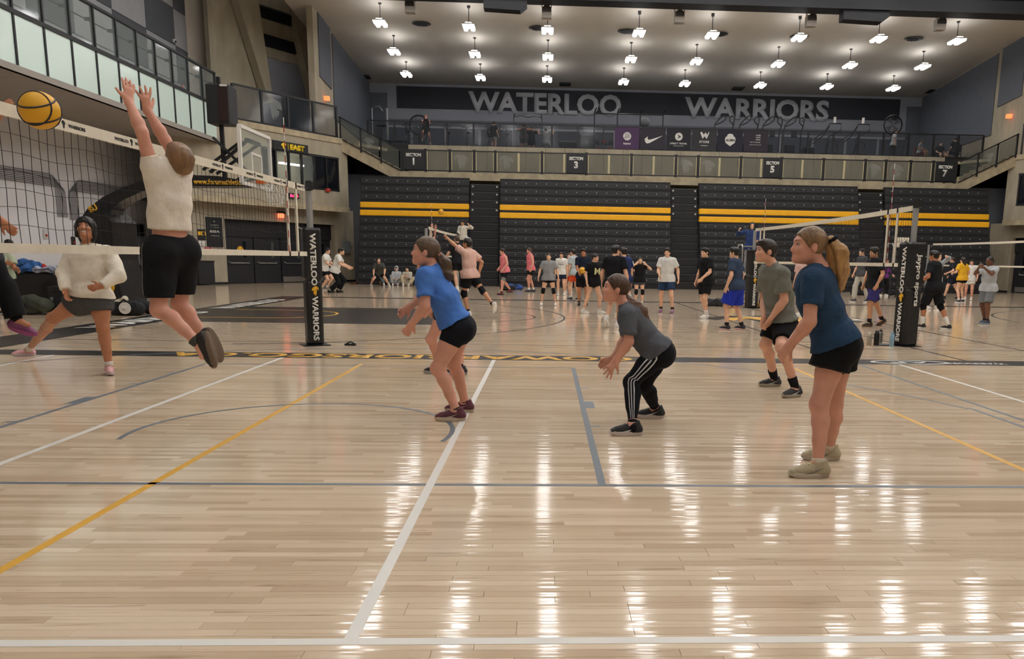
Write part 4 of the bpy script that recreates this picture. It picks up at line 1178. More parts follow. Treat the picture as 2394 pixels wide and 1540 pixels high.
pc = gp(522, 350); m = MB(); m.bar((pc[0], 0, 3.1), (pc[0] - .02, 0, 5.3), .08); m.bar((pc[0] - .6, .3, 3.3), (pc[0] + .5, -.2, 3.9), .05); m.bar((pc[0] - .1, -.3, 3.95), (pc[0] + .55, .3, 3.15), .05); m.build('clock_pole', BLACK, goal)
c0, c1 = gp(495, 292), gp(543, 202); m = MB(); m.bbox((c0[0], -.25, c0[1]), (c1[0], .25, c1[1]), .02); sc_ = m.build('shot_clock', BLK2, goal)
m = MB(); m.box((c0[0] + .28, -.262, c0[1] + .06), (c1[0] - .03, -.25, c1[1] - .06)); m.build('clock_face', mat('clock_face', '2a1614', .4), sc_)
m = MB(); m.box((c0[0] + .33, -.27, c1[1] - .05), (c1[0] - .02, -.26, c1[1] - .01)); m.build('maker_strip', WHT, sc_)

# ------------------------------------------------------------------ bags, clothes, balls, bottles
def blobthing(name, label, cat, px, py, prims, col, wob=.012, wf=14, res=.02, seed=1, z=0., group=None):
    """soft thing resting at the measured floor point; prims: (a, b, ra, rb) or ellipsoids (c, r)"""
    g = G(px, py) if z == 0 else px
    t = empty(name, tuple(g), label=label, cat=cat, group=group); b = Blob(.06)
    for p in prims:
        if len(p) == 4: b.cone(V3(*p[0]), V3(*p[1]), p[2], p[3])
        else: b.ell(V3(*p[0]), p[1])
    b.cut(V3(0, 0, .006), V3(0, 0, -1))
    me = b.mesh('body', res, wob=wob, wf=wf, seed=seed); me.materials.append(mat('fabric_' + col, col, .8, var=.2, vscale=6, bump=.4, bscale=14)); obj('body', me, t)
    return t


def strap(t, pts, r=.018, col='101114'):
    m = MB(); m.tube(pts, r, 6); m.build('strap', mat('strap_' + col, col, .7), t)


BG = 19.0
t = empty('equipment_trolley', tuple(G(20, 716)), label='long black covered trolley piled with clothes by the left wall', cat='trolley')
m = MB(); m.bbox((-1.3, -.1, .12), (1.5, .8, .86), .05); m.build('cover', PADM, t)
for sx in (-1.1, 1.3):
    m = MB(); m.lathe([(.06, -.03), (.06, .03)], 12, (sx, .0, .07), 'x'); m.build('wheel', BLACK, t)
gT = np.array(t.location)
def on_trolley(name, label, dx, dz, prims, col, wob=.012, seed=1, cat='jacket', yy=.15):
    q = blobthing(name, label, cat, gT + V3(dx, yy, dz), 0, prims, col, wob, 16, .016, seed, z=1); return q
q = on_trolley('blue_jacket', 'crumpled blue jacket lying on the black trolley', .45, .852, [((-.3, 0, .08), (.25, -.1, .14), .10, .12), ((.1, -.25, .05), (.3, -.2, .1), .09, .09), ((0, 0, .2), (.2, .12, .12))], '2a5a96', .03, 2); strap(q, [(-.2, -.1, .12), (0, -.16, .2), (.2, -.2, .12)], .02, '24508a')
q = on_trolley('striped_top', 'white and blue grey top thrown beside the blue jacket', 1.12, .852, [((-.3, -.3, .06), (.2, -.32, .08), .06, .07), ((.0, -.35, -.12), (.25, -.38, -.18), .06, .05), ((.05, -.3, .1), (.18, .1, .08))], 'a9b2c8', .03, 5); strap(q, [(-.25, -.38, .06), (.1, -.4, .1), (.25, -.42, -.08)], .015, '4a5266')
q = on_trolley('red_bag', 'small red bag with white lettering on the black trolley', .35, .852, [((-.25, .1, .1), (.2, .1, .1), .11, .11)], 'a62a28', .008, 3, 'bag', yy=.5); m = MB(); m.box((.0, -.02, .08), (.2, -.012, .14)); m.build('label_patch', WHT, q)
q = blobthing('olive_backpack', 'dark olive backpack slumped on the floor by the trolley', 'backpack', 80, 735, [((-.2, 0, .2), (.22, 0, .2), .2, .18), ((0, -.08, .32), (.2, .14, .14))], '3c4034', .02, 12, .018, 4); strap(q, [(-.15, -.2, .1), (0, -.25, .25), (.12, -.2, .12)])
q = empty('hard_case', tuple(G(154, 734)), label='black hard case standing beside the olive backpack', cat='case'); m = MB(); m.bbox((-.28, -.15, .02), (.28, .2, .62), .03); m.build('shell', BLK2, q); m = MB(); m.tube([(-.1, -.16, .5), (-.1, -.2, .54), (.1, -.2, .54), (.1, -.16, .5)], .014, 6); m.build('handle', BLACK, q)
for k in (-.18, .18):
    m = MB(); m.box((k - .03, -.165, .3), (k + .03, -.15, .38)); m.build('latch', STEEL, q)
q = blobthing('duffel_bag', 'black duffel bag with round white badge by the goal base', 'bag', 301, 737, [((-.25, 0, .16), (.2, 0, .16), .16, .15)], '141518', .012, 14, .016, 6); strap(q, [(-.2, -.12, .2), (0, -.16, .36), (.2, -.12, .2)])
m = MB(); m.lathe([(.13, -.172), (.13, -.18), (.115, -.184), (.115, -.18)], 20, (.02, 0, .17), 'y'); m.build('badge_ring', WHT, q)
lettering('IK', frame((.02, -.181, .17), (1, 0, 0), (0, 0, 1)), .1, WHT, q, width=.12, bold=.06, depth=.01)
q = blobthing('black_backpack', 'rounded black backpack behind the badged duffel bag', 'bag', 334, 735, [((-.15, .1, .18), (.15, .1, .14), .17, .13)], '16171a', .012, 12, .018, 8); strap(q, [(-.15, -.05, .1), (0, -.1, .3), (.12, -.05, .12)])
q = blobthing('cream_towel', 'cream towel hanging over the badged duffel bag', 'towel', G(283, 737) + V3(0, .02, .2), 0, [((-.12, 0, .05), (.12, 0, .16), .06, .05), ((-.15, -.05, -.1), (-.05, 0, .05), .05, .06)], 'c9c0aa', .02, 20, .014, 9, z=1); strap(q, [(-.1, -.06, 0), (.0, -.07, .1), (.1, -.05, .14)], .008, 'b8ae96')
for k, (px, py, c) in enumerate(((1205, 677, '2a4a8e'), (1672, 716, '2a2c30'), (826, 664, '5a3a24'), (1188, 679, '1d1e22'), (2080, 690, '202226'), (2005, 690, '1b1c20'))):
    q = blobthing('sports_bag', ('blue sports bag on the floor against the seating', 'black kit bag with pale cap on the court by the high stand', 'brown shoes left by the corner wall', 'black sports bag beside the blue one', 'dark bag on the floor near the purple topped woman', 'dark bag against the seating by the beige trousers')[k], 'bag', px, py,
                  [((-.22, 0, .13), (.22, 0, .12), .13, .12)] if k != 2 else [((-.16, 0, .05), (.1, 0, .05), .05, .045), ((-.1, .12, .05), (.16, .12, .05), .05, .045)], c, .014, 14, .02, k); strap(q, [(-.15, -.1, .14), (0, -.13, .24), (.15, -.1, .14)] if k != 2 else [(-.1, -.04, .08), (0, -.05, .09), (.06, -.04, .08)], .014)


def ball(c, label, r=.105):
    t = empty('volleyball', tuple(c), label=label, cat='ball')
    m = MB(); m.sphere((0, 0, 0), r, 24, 16); m.build('cover', mat('ball_yellow', 'e3ab20', .5), t, smooth=True)
    for rx, rz in ((.5, .3), (1.5, -.6)):
        M_ = Matrix.Rotation(rx, 3, 'X') @ Matrix.Rotation(rz, 3, 'Z')
        for off in (-.4, .45):
            rr = math.sqrt(1 - off * off); m = MB(); m.tube([tuple(M_ @ Vector((r * rr * math.cos(a), r * rr * math.sin(a), r * off))) for a in [k * math.pi / 12 for k in range(-12, 13)]], r * .05, 6); m.build('stripe', mat('ball_dark', '262230', .5), t)
    return t


ball(U(93, 258, 5.5), 'yellow volleyball in flight just above the near net tape', .118)
ball(U(1031, 495, 30), 'yellow volleyball in the air over the distant centre net')
ball(U(1361, 632, 23.85), 'yellow volleyball held at the waist of the player in navy')
ball(G(1769, 719) + V3(0, 0, .105), 'yellow volleyball on the floor beside the padded post')
ball(G(1703, 720) + V3(0, 0, .105), 'yellow volleyball on the floor behind the blue shorts')
ball(G(1716, 719) + V3(0, .15, .105), 'yellow volleyball on the floor touching another ball')


def bottle(px, py, h, r, col, cap, label):
    t = empty('water_bottle', tuple(G(px, py)), label=label, cat='bottle')
    m = MB(); m.lathe([(r * .95, 0), (r, .01), (r, h * .78), (r * .8, h * .86), (r * .62, h * .88)], 18); m.build('body', mat('bottle_' + col, col, .35, metal=.2), t, smooth=True)
    m = MB(); m.lathe([(r * .7, h * .88), (r * .72, h * .98), (r * .5, h)], 16); m.build('lid', mat('lid_' + cap, cap, .4), t, smooth=True)
    m = MB(); m.tube([(-r * .5, 0, h * .97), (-r * .4, 0, h * 1.06), (r * .4, 0, h * 1.06), (r * .5, 0, h * .97)], .006, 6); m.build('loop', mat('lid_' + cap, cap), t)


bottle(2031, 807, .215, .042, 'a29a8a', 'b8b0a0', 'beige water bottle on the floor by the padded post')
bottle(2048, 807, .255, .045, '17181a', '1c1d1f', 'black water bottle on the floor by the padded post')
bottle(2057, 803, .245, .04, '77756f', '1c1d1f', 'steel water bottle standing behind the black bottle')
bottle(2084, 810, .245, .04, '8fb0c2', '6f9ab5', 'pale blue water bottle on the floor by the padded post')
bottle(1776, 720, .3, .04, '3a3a3c', '1c1d1f', 'dark water bottle beside the ball at the far padded post')
m = MB(); g = G(2070, 809); m.lathe([(.09, 0), (.1, .012), (.05, .03)], 18, (g[0] + .02, g[1] + .14, 0)); t = tag(m.build('marker_disc', mat('disc_dark', '24302a', .5)), 'dark flat marker disc on the floor between the bottles', 'marker'); m = MB(); m.lathe([(.05, .03), (.04, .034)], 14, (g[0] + .02, g[1] + .14, 0)); m.build('rim', BLACK, t)

# ================================================================== gallery machines
MET = mat('machine_black', '17181b', .45)
MGR = mat('machine_grey', '5d6066', .4, metal=.4)


def place(px, Y): return (U(px, 320, Y)[0], Y, ZU)


def bike(px, Y, label):
    t = empty('exercise_bike', place(px, Y), label=label, cat='exercise bike', group='exercise bikes')
    m = MB(); m.bar((-.25, -.45, .04), (.25, -.45, .04), .07); m.bar((-.25, .5, .04), (.25, .5, .04), .07); m.bar((0, -.45, .06), (0, .5, .06), .07); m.build('base', MET, t)
    m = MB(); m.lathe([(.27, -.03), (.27, .03)], 20, (0, -.3, .4), 'x'); m.build('flywheel', MGR, t)
    m = MB(); m.bar((0, -.3, .3), (0, -.42, 1.12), .07); m.build('stem', MET, t)
    m = MB(); m.tube([(-.25, -.45, 1.2), (-.2, -.36, 1.12), (.2, -.36, 1.12), (.25, -.45, 1.2)], .018, 6); m.box((-.1, -.5, 1.14), (.1, -.47, 1.3)); m.build('handlebar', MET, t)
    m = MB(); m.bar((0, .2, .1), (0, .32, .9), .06); m.build('seat_post', MET, t)
    m = MB(); m.sphere((0, .32, .95), (.12, .16, .06)); m.build('saddle', MET, t)
    m = MB(); m.bar((-.2, .0, .25), (-.08, .0, .4), .03); m.bar((.2, .0, .5), (.08, .0, .4), .03); m.box((-.28, -.05, .22), (-.18, .05, .26)); m.box((.18, -.05, .48), (.28, .05, .52)); m.build('pedals', MGR, t)


for px, Y, lb in ((953, 46.3, 'spin bike beside the silver cable machine'), (995, 46.3, 'spin bike under the woman in the black top'), (1047, 46.3, 'unused spin bike with raised handlebar'), (1092, 46.3, 'unused spin bike with raised handlebar'), (1142, 46.4, 'spin bike beside the man in the black tee'), (1185, 46.4, 'spin bike next to the clear panel')):
    bike(px, Y, lb)


def machine(px, Y, name, label, cat, tubes, boxes=(), group=None, r=.035, m_=None):
    t = empty(name, place(px, Y), label=label, cat=cat, group=group)
    for i, ps in enumerate(tubes):
        m = MB(); m.tube(ps, r, 8); m.build('frame_tube', m_ or MET, t, smooth=True)
    for nm, a, b2, mt in boxes:
        m = MB(); m.bbox(a, b2, .015); m.build(nm, mt, t)
    return t


machine(888, 47.5, 'cable_machine', 'silver cable machine with weight stack near the left stairs', 'exercise machine', [[(-.4, 0, 0), (-.4, 0, 2.3), (.4, 0, 2.3), (.4, 0, 0)], [(-.25, -.3, 2.1), (-.1, -.5, 2.3), (.1, -.5, 2.3), (.25, -.3, 2.1)], [(.5, -.2, 0), (.5, -.2, 2.25)]],
        [('weight_stack', (-.15, -.1, .1), (.15, .15, 1.2), MET), ('base', (-.5, -.3, 0), (.55, .4, .08), MET)], m_=mat('machine_silver', '8d9094', .35, metal=.7))
machine(925, 47, 'workout_bench', 'low black workout bench beside the spin bikes', 'bench', [[(-.5, 0, 0), (-.3, 0, .4)], [(.4, 0, 0), (.3, 0, .4)]], [('pad', (-.6, -.15, .4), (.55, .15, .5), MET)], r=.03)
machine(1234, 47.2, 'dip_rig', 'tall rig with curved handles around two people', 'exercise machine', [[(-.8, 0, 0), (-.8, 0, 1.9), (-.75, -.2, 2.1)], [(.8, 0, 0), (.8, 0, 1.9), (.75, -.2, 2.1)], [(-.8, 0, 1.95), (-.45, -.1, 2.05), (0, -.1, 1.95), (.45, -.1, 2.05), (.8, 0, 1.95)]], [('base', (-.85, -.3, 0), (.85, .4, .08), MET)], m_=MGR)
machine(1469, 46.8, 'pull_up_frame', 'long black pull up frame with four posts behind the sponsor banners', 'exercise frame', [[(x, 0, 0), (x, 0, 2.25), (x + .08, -.25, 2.45)] for x in (-1.95, -.65, .65, 1.95)] + [[(-1.95, 0, 2.2), (1.95, 0, 2.2)]])
for px, lb in ((1690, 'first'), (1748, 'second'), (1802, 'third'), (1853, 'fourth')):
    machine(px, 46.6, 'elliptical_trainer', 'elliptical trainer with tall curved black handles', 'exercise machine', [[(-.55, 0, .3), (-.55, 0, 1.35), (-.5, -.1, 1.75), (-.25, -.1, 2.05), (.0, -.12, 2.22), (.1, -.12, 2.2), (.08, -.1, 2.0), (-.1, -.08, 1.85), (-.45, -.05, 1.7)], [(.5, .1, .3), (.5, .1, 1.4), (.58, 0, 1.75), (.62, 0, 2.1), (.5, 0, 2.22), (.35, 0, 2.15), (.35, 0, 1.95), (.58, 0, 1.72)]],
            [('base', (-.5, -.5, 0), (.5, .9, .18), MET), ('console', (-.15, -.3, 1.1), (.15, -.2, 1.45), MET), ('drive_cover', (-.25, .3, .18), (.25, .8, .75), MET)], group='elliptical trainers')
for px, lb in ((1932, 'stepping machine with angled handrails next to the elliptical trainers'), (1998, 'stepping machine with angled handrails next to the tall fan')):
    t = machine(px, 46.8, 'stepping_machine', lb, 'exercise machine', [[(-.95, 0, .2), (-.95, 0, .95), (-.2, -.1, 1.45), (.1, -.2, 1.95), (.75, -.2, 1.95), (.75, -.2, 1.6), (.1, 0, 1.2), (0, 0, .3)], [(-.6, .5, .9), (.0, .5, 1.4), (.3, .45, 1.9)], [(.0, -.1, .3), (.05, -.2, .8), (.15, -.2, .95), (.5, -.2, .95), (.55, -.2, .6)]],
            [('step_block', (-.3, -.3, 0), (.6, .6, .3), MET), ('white_bottle', (.3, -.25, 1.97), (.42, -.13, 2.3), WHT)])
for px, Y, lb in ((979, 49.5, 'large round drum fan behind the woman on the spin bike'), (2088, 49.5, 'large round drum fan behind the man in the white top')):
    p = U(px, 292, Y); t = empty('drum_fan', (p[0], Y, ZU), label=lb, cat='fan'); z = p[2] - ZU
    m = MB(); m.tube([(.55 * math.cos(a), 0, z + .55 * math.sin(a)) for a in [k * math.pi / 16 for k in range(32)]], .05, 6, closed=True); m.build('rim', MET, t)
    m = MB(); [m.tube([(q_ * math.cos(a), -.05, z + q_ * math.sin(a)) for a in [k * math.pi / 12 for k in range(24)]], .008, 4, closed=True) for q_ in (.15, .28, .42)]; m.build('grille', MGR, t)
    for k in range(4):
        a = k * math.pi / 2 + .3; m = MB(); m.prism([(0, z), (.45 * math.cos(a), z + .45 * math.sin(a)), (.45 * math.cos(a + .7), z + .45 * math.sin(a + .7))], 0, .02, XZ); m.build('blade', MGR, t)
    m = MB(); m.bar((0, .1, 0), (0, .1, z - .5), .08); m.box((-.4, -.2, 0), (.4, .4, .06)); m.build('stand', MET, t)
t = empty('ball_rack', place(1412, 48.5), label='rack of red and black medicine balls beside the purple banner', cat='rack'); m = MB(); [m.box((-.55, -.15, z), (.55, .15, z + .04)) for z in (.3, .75)]; [m.bar((x, 0, 0), (x, 0, 1.1), .05) for x in (-.55, .55)]; m.build('frame', MET, t)
for k in range(6):
    p = place(1412, 48.5); x = -.38 + (k % 3) * .38; q = empty('medicine_ball', (p[0] + x, 48.5, ZU + (.47 if k < 3 else .92)), label='medicine ball on the gallery rack, ' + ('black' if k % 2 else 'red'), cat='ball', group='rack medicine balls ' + ('black' if k % 2 else 'red'))
    m = MB(); m.sphere((0, 0, 0), .13, 12, 8); m.build('shell', mat('med_' + ('k' if k % 2 else 'r'), '1d1e21' if k % 2 else 'a83a30', .6), q, smooth=True)
    m = MB(); m.tube([(.125 * math.cos(a), .125 * math.sin(a), .03) for a in [k_ * math.pi / 8 for k_ in range(16)]], .008, 4, closed=True); m.build('seam', MET, q)
p = U(1507, 286, 47.6); t = empty('exercise_ball', tuple(p), label='large grey exercise ball stored above the curved tick banner', cat='ball'); m = MB(); m.sphere((0, 0, 0), .3, 20, 12); m.build('shell', mat('gymball', '6a6d70', .5), t, smooth=True); m = MB(); m.lathe([(.05, .295), (.03, .31)], 10); m.build('plug', MET, t)
q = empty('ball_shelf', (p[0], 47.6, ZU), label='slim post shelf holding the grey exercise ball', cat='shelf'); m = MB(); m.bar((0, 0, 0), (0, 0, p[2] - ZU - .33), .06); m.build('post', MET, q); m = MB(); m.lathe([(.16, p[2] - ZU - .33), (.18, p[2] - ZU - .28)], 16); m.build('cup', MET, q)
for px, w_, lb in ((1330, .55, 'dark padded box in the gallery behind the railing'), (1372, .4, 'tall dark locker box in the gallery near the ball rack'), (1890, .3, 'dark rowing machine body behind the gallery railing')):
    machine(px, 47.4, 'storage_box', lb, 'box', [], [('body', (-w_, -.3, 0), (w_, .3, .62 if px != 1372 else 1.0), MET), ('lid', (-w_, -.32, .62 if px != 1372 else 1.0), (w_, .32, .7 if px != 1372 else 1.08), MGR)])


# ------------------------------------------------------------------ people
Zv = V3(0, 0, 1)
SKINS = {'fair': 'd9a48a', 'pink': 'd39a84', 'tan': 'b57a58', 'light': 'e0b294', 'brown': '6b4530', 'olive': 'c4916f'}


def skin_mat(k):
    return mat('skin_' + k, SKINS[k], .5, var=.1, vscale=9, bump=.04, bscale=150, sss=.12)


def cloth_mat(c, rough=.85):
    return mat('cloth_' + c, c, rough, var=.08, vscale=12, bump=.35, bscale=26, spec=.2)


def hair_mat(c):
    return mat('hair_' + c, c, .42, var=.3, vscale=30, bump=.5, bscale=60, stretch=(1, 1, .22), spec=.45)


def hand(b, w, d, n, side, curl=.4, spread=0., s=1., fat=1., thumb=1.):
    """palm and five fingers; d finger direction, n back-of-hand direction"""
    d = nrm(d); n = nrm(np.asarray(n, float) - d * np.dot(n, d)); lv = np.cross(d, n) * side
    b.cone(w - d * .01, w + d * .085 * s, .017 * s, .0165 * s, lat=lv, ks=2.1, k=.014)
    for i, (o, L) in enumerate(((-.031, .072), (-.0105, .082), (.0105, .077), (.031, .060))):
        p = w + d * (.086 - .006 * (i == 3)) * s + lv * o * s; c = curl * (.75 + .12 * i); a = c * .55
        dd = nrm(d + lv * spread * o * 14)
        for j, (fr, r0, r1) in enumerate(((.42, .0095, .0088), (.32, .0088, .0080), (.26, .0080, .0066))):
            v = dd * math.cos(a) - n * math.sin(a)
            q = p + v * L * s * fr; b.cone(p, q, r0 * s * fat, r1 * s * fat, k=.005); p = q; a += c
    p = w + d * .022 * s - lv * .026 * s; v = nrm(d * .75 - lv * (.75 * thumb) - n * .3)
    q = p + v * .045 * s; b.cone(p, q, .0135 * s * fat, .0105 * s * fat, k=.012)
    v = nrm(v + d * .5 - n * .35); b.cone(q, q + v * .034 * s, .0102 * s * fat, .0078 * s * fat, k=.005)


def head_frame(face, roll=0.):
    f = nrm(face); l = nrm(np.cross(Zv, f)); u = np.cross(f, l)
    if roll:
        u, l = u * math.cos(roll) + l * math.sin(roll), l * math.cos(roll) - u * math.sin(roll)
    return l, f, u


def shoe(parent, K, A, toe, col, sole, grounded, s=1., res=.006, lace=None, mark=None, name='shoe'):
    sh = nrm(K - A)
    if grounded:
        f = nrm(V3(toe[0], toe[1], 0)); u = Zv
    else:
        f = nrm(toe); u = nrm(sh - f * np.dot(sh, f)) if abs(np.dot(sh, f)) < .97 else nrm(np.cross(f, np.cross(sh + V3(.1, .2, .3), f)))
    l = np.cross(u, f)
    o = A - u * .085 * s                      # point on the sole below the ankle
    b = Blob(.03 * s)
    b.cone(o - f * .04 * s + u * .045 * s, o + f * .160 * s + u * .034 * s, .037 * s, .027 * s, lat=l, ks=1.18)
    b.cone(o - f * .03 * s + u * .05 * s, o - f * .012 * s + u * .105 * s, .040 * s, .041 * s, lat=f, ks=1.15)
    b.cone(o + f * .02 * s + u * .075 * s, o + f * .12 * s + u * .05 * s, .03 * s, .026 * s)
    b.cut(o + u * .030 * s, -u); b.cut(o - f * .012 * s + u * .112 * s, u + f * .25)
    me = b.mesh('upper', res); me.materials.append(mat('shoe_' + col, col, .6, var=.1, bump=.2, bscale=90))
    up = obj(name, me, parent)
    pts = []
    for t in range(20):
        q = 2 * math.pi * t / 20; x = math.cos(q); y = math.sin(q)
        px = .047 * (1 + .12 * x) * y; py = .055 + x * .135
        pts.append((px * s, py * s))
    M = Matrix(((l[0], f[0], u[0], o[0]), (l[1], f[1], u[1], o[1]), (l[2], f[2], u[2], o[2]), (0, 0, 0, 1)))
    m = MB(); n = len(pts)
    rings = [[(p[0] * k, (p[1] - .055 * s) * k + .055 * s, z * s + (.012 * s * max(0, (p[1] / s - .12) / .07) ** 2)) for p in pts] for k, z in ((.92, .0), (1.0, .008), (1.02, .026), (.98, .036))]
    m.add([tuple(M @ Vector(v)) for R in rings for v in R], [tuple(range(n - 1, -1, -1)), tuple(range(3 * n, 4 * n))] +
          [(r * n + i, r * n + (i + 1) % n, (r + 1) * n + (i + 1) % n, (r + 1) * n + i) for r in range(3) for i in range(n)])
    m.build('sole', mat('sole_' + sole, sole, .6), up, smooth=True)
    if lace:
        m = MB()
        for k in range(4):
            c = o + f * (.045 + .022 * k) * s + u * (.1045 - .0095 * k) * s
            m.bar(c - l * .024 * s + u * -.006, c + l * .024 * s + u * -.006, .007, .006)
        m.build('laces', mat('lace_' + lace, lace, .8), up)
    if mark:
        m = MB()
        for sd in (-1, 1):
            ps = [o + f * .10 * s + u * .035 * s, o + f * .05 * s + u * .035 * s, o - f * .02 * s + u * .072 * s, o + f * .04 * s + u * .048 * s]
            ps = [p + l * sd * .048 * s for p in ps]
            m.add([tuple(p) for p in ps] + [tuple(p - l * sd * .02) for p in ps], [(0, 1, 2, 3) if sd > 0 else (3, 2, 1, 0), (0, 3, 7, 4), (0, 4, 5, 1), (1, 5, 6, 2), (2, 6, 7, 3)])
        m.build('side_mark', mat('mark_' + mark, mark, .5), up)
    return up


def person(label, J, face, look, Y0=None, res=.011, group=None, roll=0., s=1., feet_z=0.):
    """J: joints measured as (x, y, depth offset); fa/fb ground contacts; returns the thing"""
    g = {k: (v if isinstance(v, np.ndarray) else G(v[0], v[1], feet_z)) for k, v in J.items() if k in ('fa', 'fb')}
    if Y0 is None and g:
        Y0 = np.mean([p[1] for p in g.values()])
    P = {k: v if isinstance(v, np.ndarray) else U(v[0], v[1], Y0 + (v[2] if len(v) > 2 else 0)) for k, v in J.items() if k not in ('fa', 'fb')}
    toes = look.get('toes', {})
    grounded = {}
    for sd in 'ab':
        if 'f' + sd in g:
            t = nrm(np.array(toes.get(sd, (face[0], face[1], 0)), float) * [1, 1, 0])
            P['a' + sd] = g['f' + sd] - t * .045 * s + Zv * .085 * s; grounded[sd] = True; toes = dict(toes); toes[sd] = t
        else:
            grounded[sd] = False
    W = look.get('w', 1.) * s; T = W * look.get('tw', 1.06)
    pel0 = (P['ha'] + P['hb']) / 2
    base = V3(pel0[0], pel0[1], feet_z if g else min(P['aa'][2], P['ab'][2]) - .1)
    root = empty('person', tuple(base), label=label, cat='person', group=group)
    P = {k: v - base for k, v in P.items()}
    pel = (P['ha'] + P['hb']) / 2; ch = (P['sa'] + P['sb']) / 2; neck = P['neck']; hd = P['head']
    mid = P.get('mid', (pel * .5 + ch * .5))
    latS, latH = nrm(P['sa'] - P['sb']), nrm(P['ha'] - P['hb'])
    up = nrm(ch - pel); latM = nrm(latS + latH * (1 if latS @ latH > 0 else -1))
    tf = np.cross(latM, up); fv = np.array(look.get('chestdir', face), float)
    if tf @ fv < 0: tf = -tf
    fine = res < .0095
    l, f, u = head_frame(face, roll); X = np.array([l, f, u]); hs = s * look.get('hs', 1.)
    skin = skin_mat(look['skin'])
    fat = 1.08 if fine else 1.4
    # ---- body
    b = Blob(.035 * s)
    b.cone(pel, mid, .106 * W, .098 * T, lat=latM, ks=1.32)
    b.cone(mid, ch - up * .05 * s, .100 * T, .108 * T, lat=latM, ks=1.42)
    b.cone(ch - up * .06 * s, ch + up * .0 * s, .095 * T, .062 * W, lat=latS, ks=1.7)
    b.cone(P['ha'], P['hb'], .098 * W, .098 * W)
    for q in 'ab':
        S, E, Wr, H, K, A = (P[c + q] for c in ('s', 'e', 'w', 'h', 'k', 'a'))
        b.cone(neck, S, .047 * s, .052 * W, k=.03)
        b.cone(S, E, .052 * W, .041 * W, k=.02); b.cone(E, E + (Wr - E) * .3, .041 * W, .043 * W, k=.02); b.cone(E + (Wr - E) * .3, Wr, .043 * W, .027 * s, k=.02)
        b.ell(H - tf * .036 * s - up * .03 * s, (.100 * W, .100 * W, .115 * W), k=.05)
        tv = nrm(K - H); b.cone(H, H + (K - H) * .45, .088 * W, .080 * W, k=.03); b.cone(H + (K - H) * .45, K, .080 * W, .058 * W, k=.03)
        sh = nrm(A - K); bk = -np.array(toes.get(q, face), float); bk = nrm(bk - sh * (bk @ sh))
        b.cone(K, K + (A - K) * .28 + bk * .010, .054 * W, .0545 * W, k=.03); b.cone(K + (A - K) * .28 + bk * .010, K + (A - K) * .6 + bk * .005, .0545 * W, .044 * W, k=.03)
        b.cone(K + (A - K) * .6 + bk * .005, A, .044 * W, .034 * s, k=.02)
        b.ell(K - bk * .014, (.046 * W, .046 * W, .052 * W), k=.035)
        if q in toes: b.cone(A, A + nrm(toes[q]) * .09 * s - (Zv * .04 * s if grounded[q] else 0), .034 * s, .028 * s)
        hk = look.get('hand_' + q, {})
        hd_dir = P['d' + q] - Wr if 'd' + q in P else (Wr - E)
        hn = hk.get('n')
        if hn is None:
            hn = np.cross(hd_dir, (0, 0, 1) if abs(nrm(hd_dir)[2]) < .8 else tf); hn = hn if hn @ (ch - Wr) < 0 else -hn
        hand(b, Wr, hd_dir, hn, hk.get('side', 1 if q == 'a' else -1), hk.get('curl', .5), hk.get('spread', 0.), s * hk.get('s', 1.), fat, hk.get('thumb', 1.))
    # neck and head
    b.cone(neck - up * .02, hd - u * .045 * hs - f * .028 * hs, .058 * s, .050 * s, k=.025)
    b.ell(hd + u * .028 * hs - f * .008 * hs, (.074 * hs, .096 * hs, .086 * hs), X, k=.02)
    b.ell(hd - u * .038 * hs + f * .028 * hs, (.056 * hs, .064 * hs, .078 * hs), X, k=.03)
    b.cone(hd - u * .085 * hs + f * .070 * hs, hd - u * .065 * hs - f * .015 * hs + l * .038 * hs, .019 * hs, .018 * hs, k=.03)
    b.cone(hd - u * .085 * hs + f * .070 * hs, hd - u * .065 * hs - f * .015 * hs - l * .038 * hs, .019 * hs, .018 * hs, k=.03)
    b.ell(hd - u * .094 * hs + f * .080 * hs, (.021 * hs, .016 * hs, .016 * hs), X, k=.02)
    for e in (-1, 1):
        b.ell(hd + l * e * .033 * hs + f * .101 * hs + u * .006 * hs, (.019 * hs, .017 * hs, .014 * hs), X, k=.012, op=1)
        b.ell(hd + l * e * .079 * hs - f * .012 * hs - u * .012 * hs, (.011 * hs, .020 * hs, .031 * hs), X, k=.008)
        b.ell(hd + l * e * .036 * hs + f * .070 * hs - u * .028 * hs, (.024 * hs, .024 * hs, .020 * hs), X, k=.02)
    b.cone(hd + f * .084 * hs + u * .012 * hs, hd + f * .103 * hs - u * .030 * hs, .009 * hs, .0125 * hs, k=.018)
    b.ell(hd + f * .104 * hs - u * .030 * hs, (.013 * hs, .012 * hs, .010 * hs), X, k=.012)
    b.ell(hd + f * .079 * hs + u * .030 * hs, (.048 * hs, .014 * hs, .010 * hs), X, k=.025)
    b.ell(hd + f * .090 * hs - u * .0555 * hs, (.022 * hs, .013 * hs, .0072 * hs), X, k=.007)
    b.ell(hd + f * .088 * hs - u * .0690 * hs, (.020 * hs, .013 * hs, .0078 * hs), X, k=.007)
    me = b.mesh('body', res); me.materials.append(skin)
    body = obj('body', me, root)
    # eyes, brows, mouth
    dark = mat('iris', '1c120d', .25)
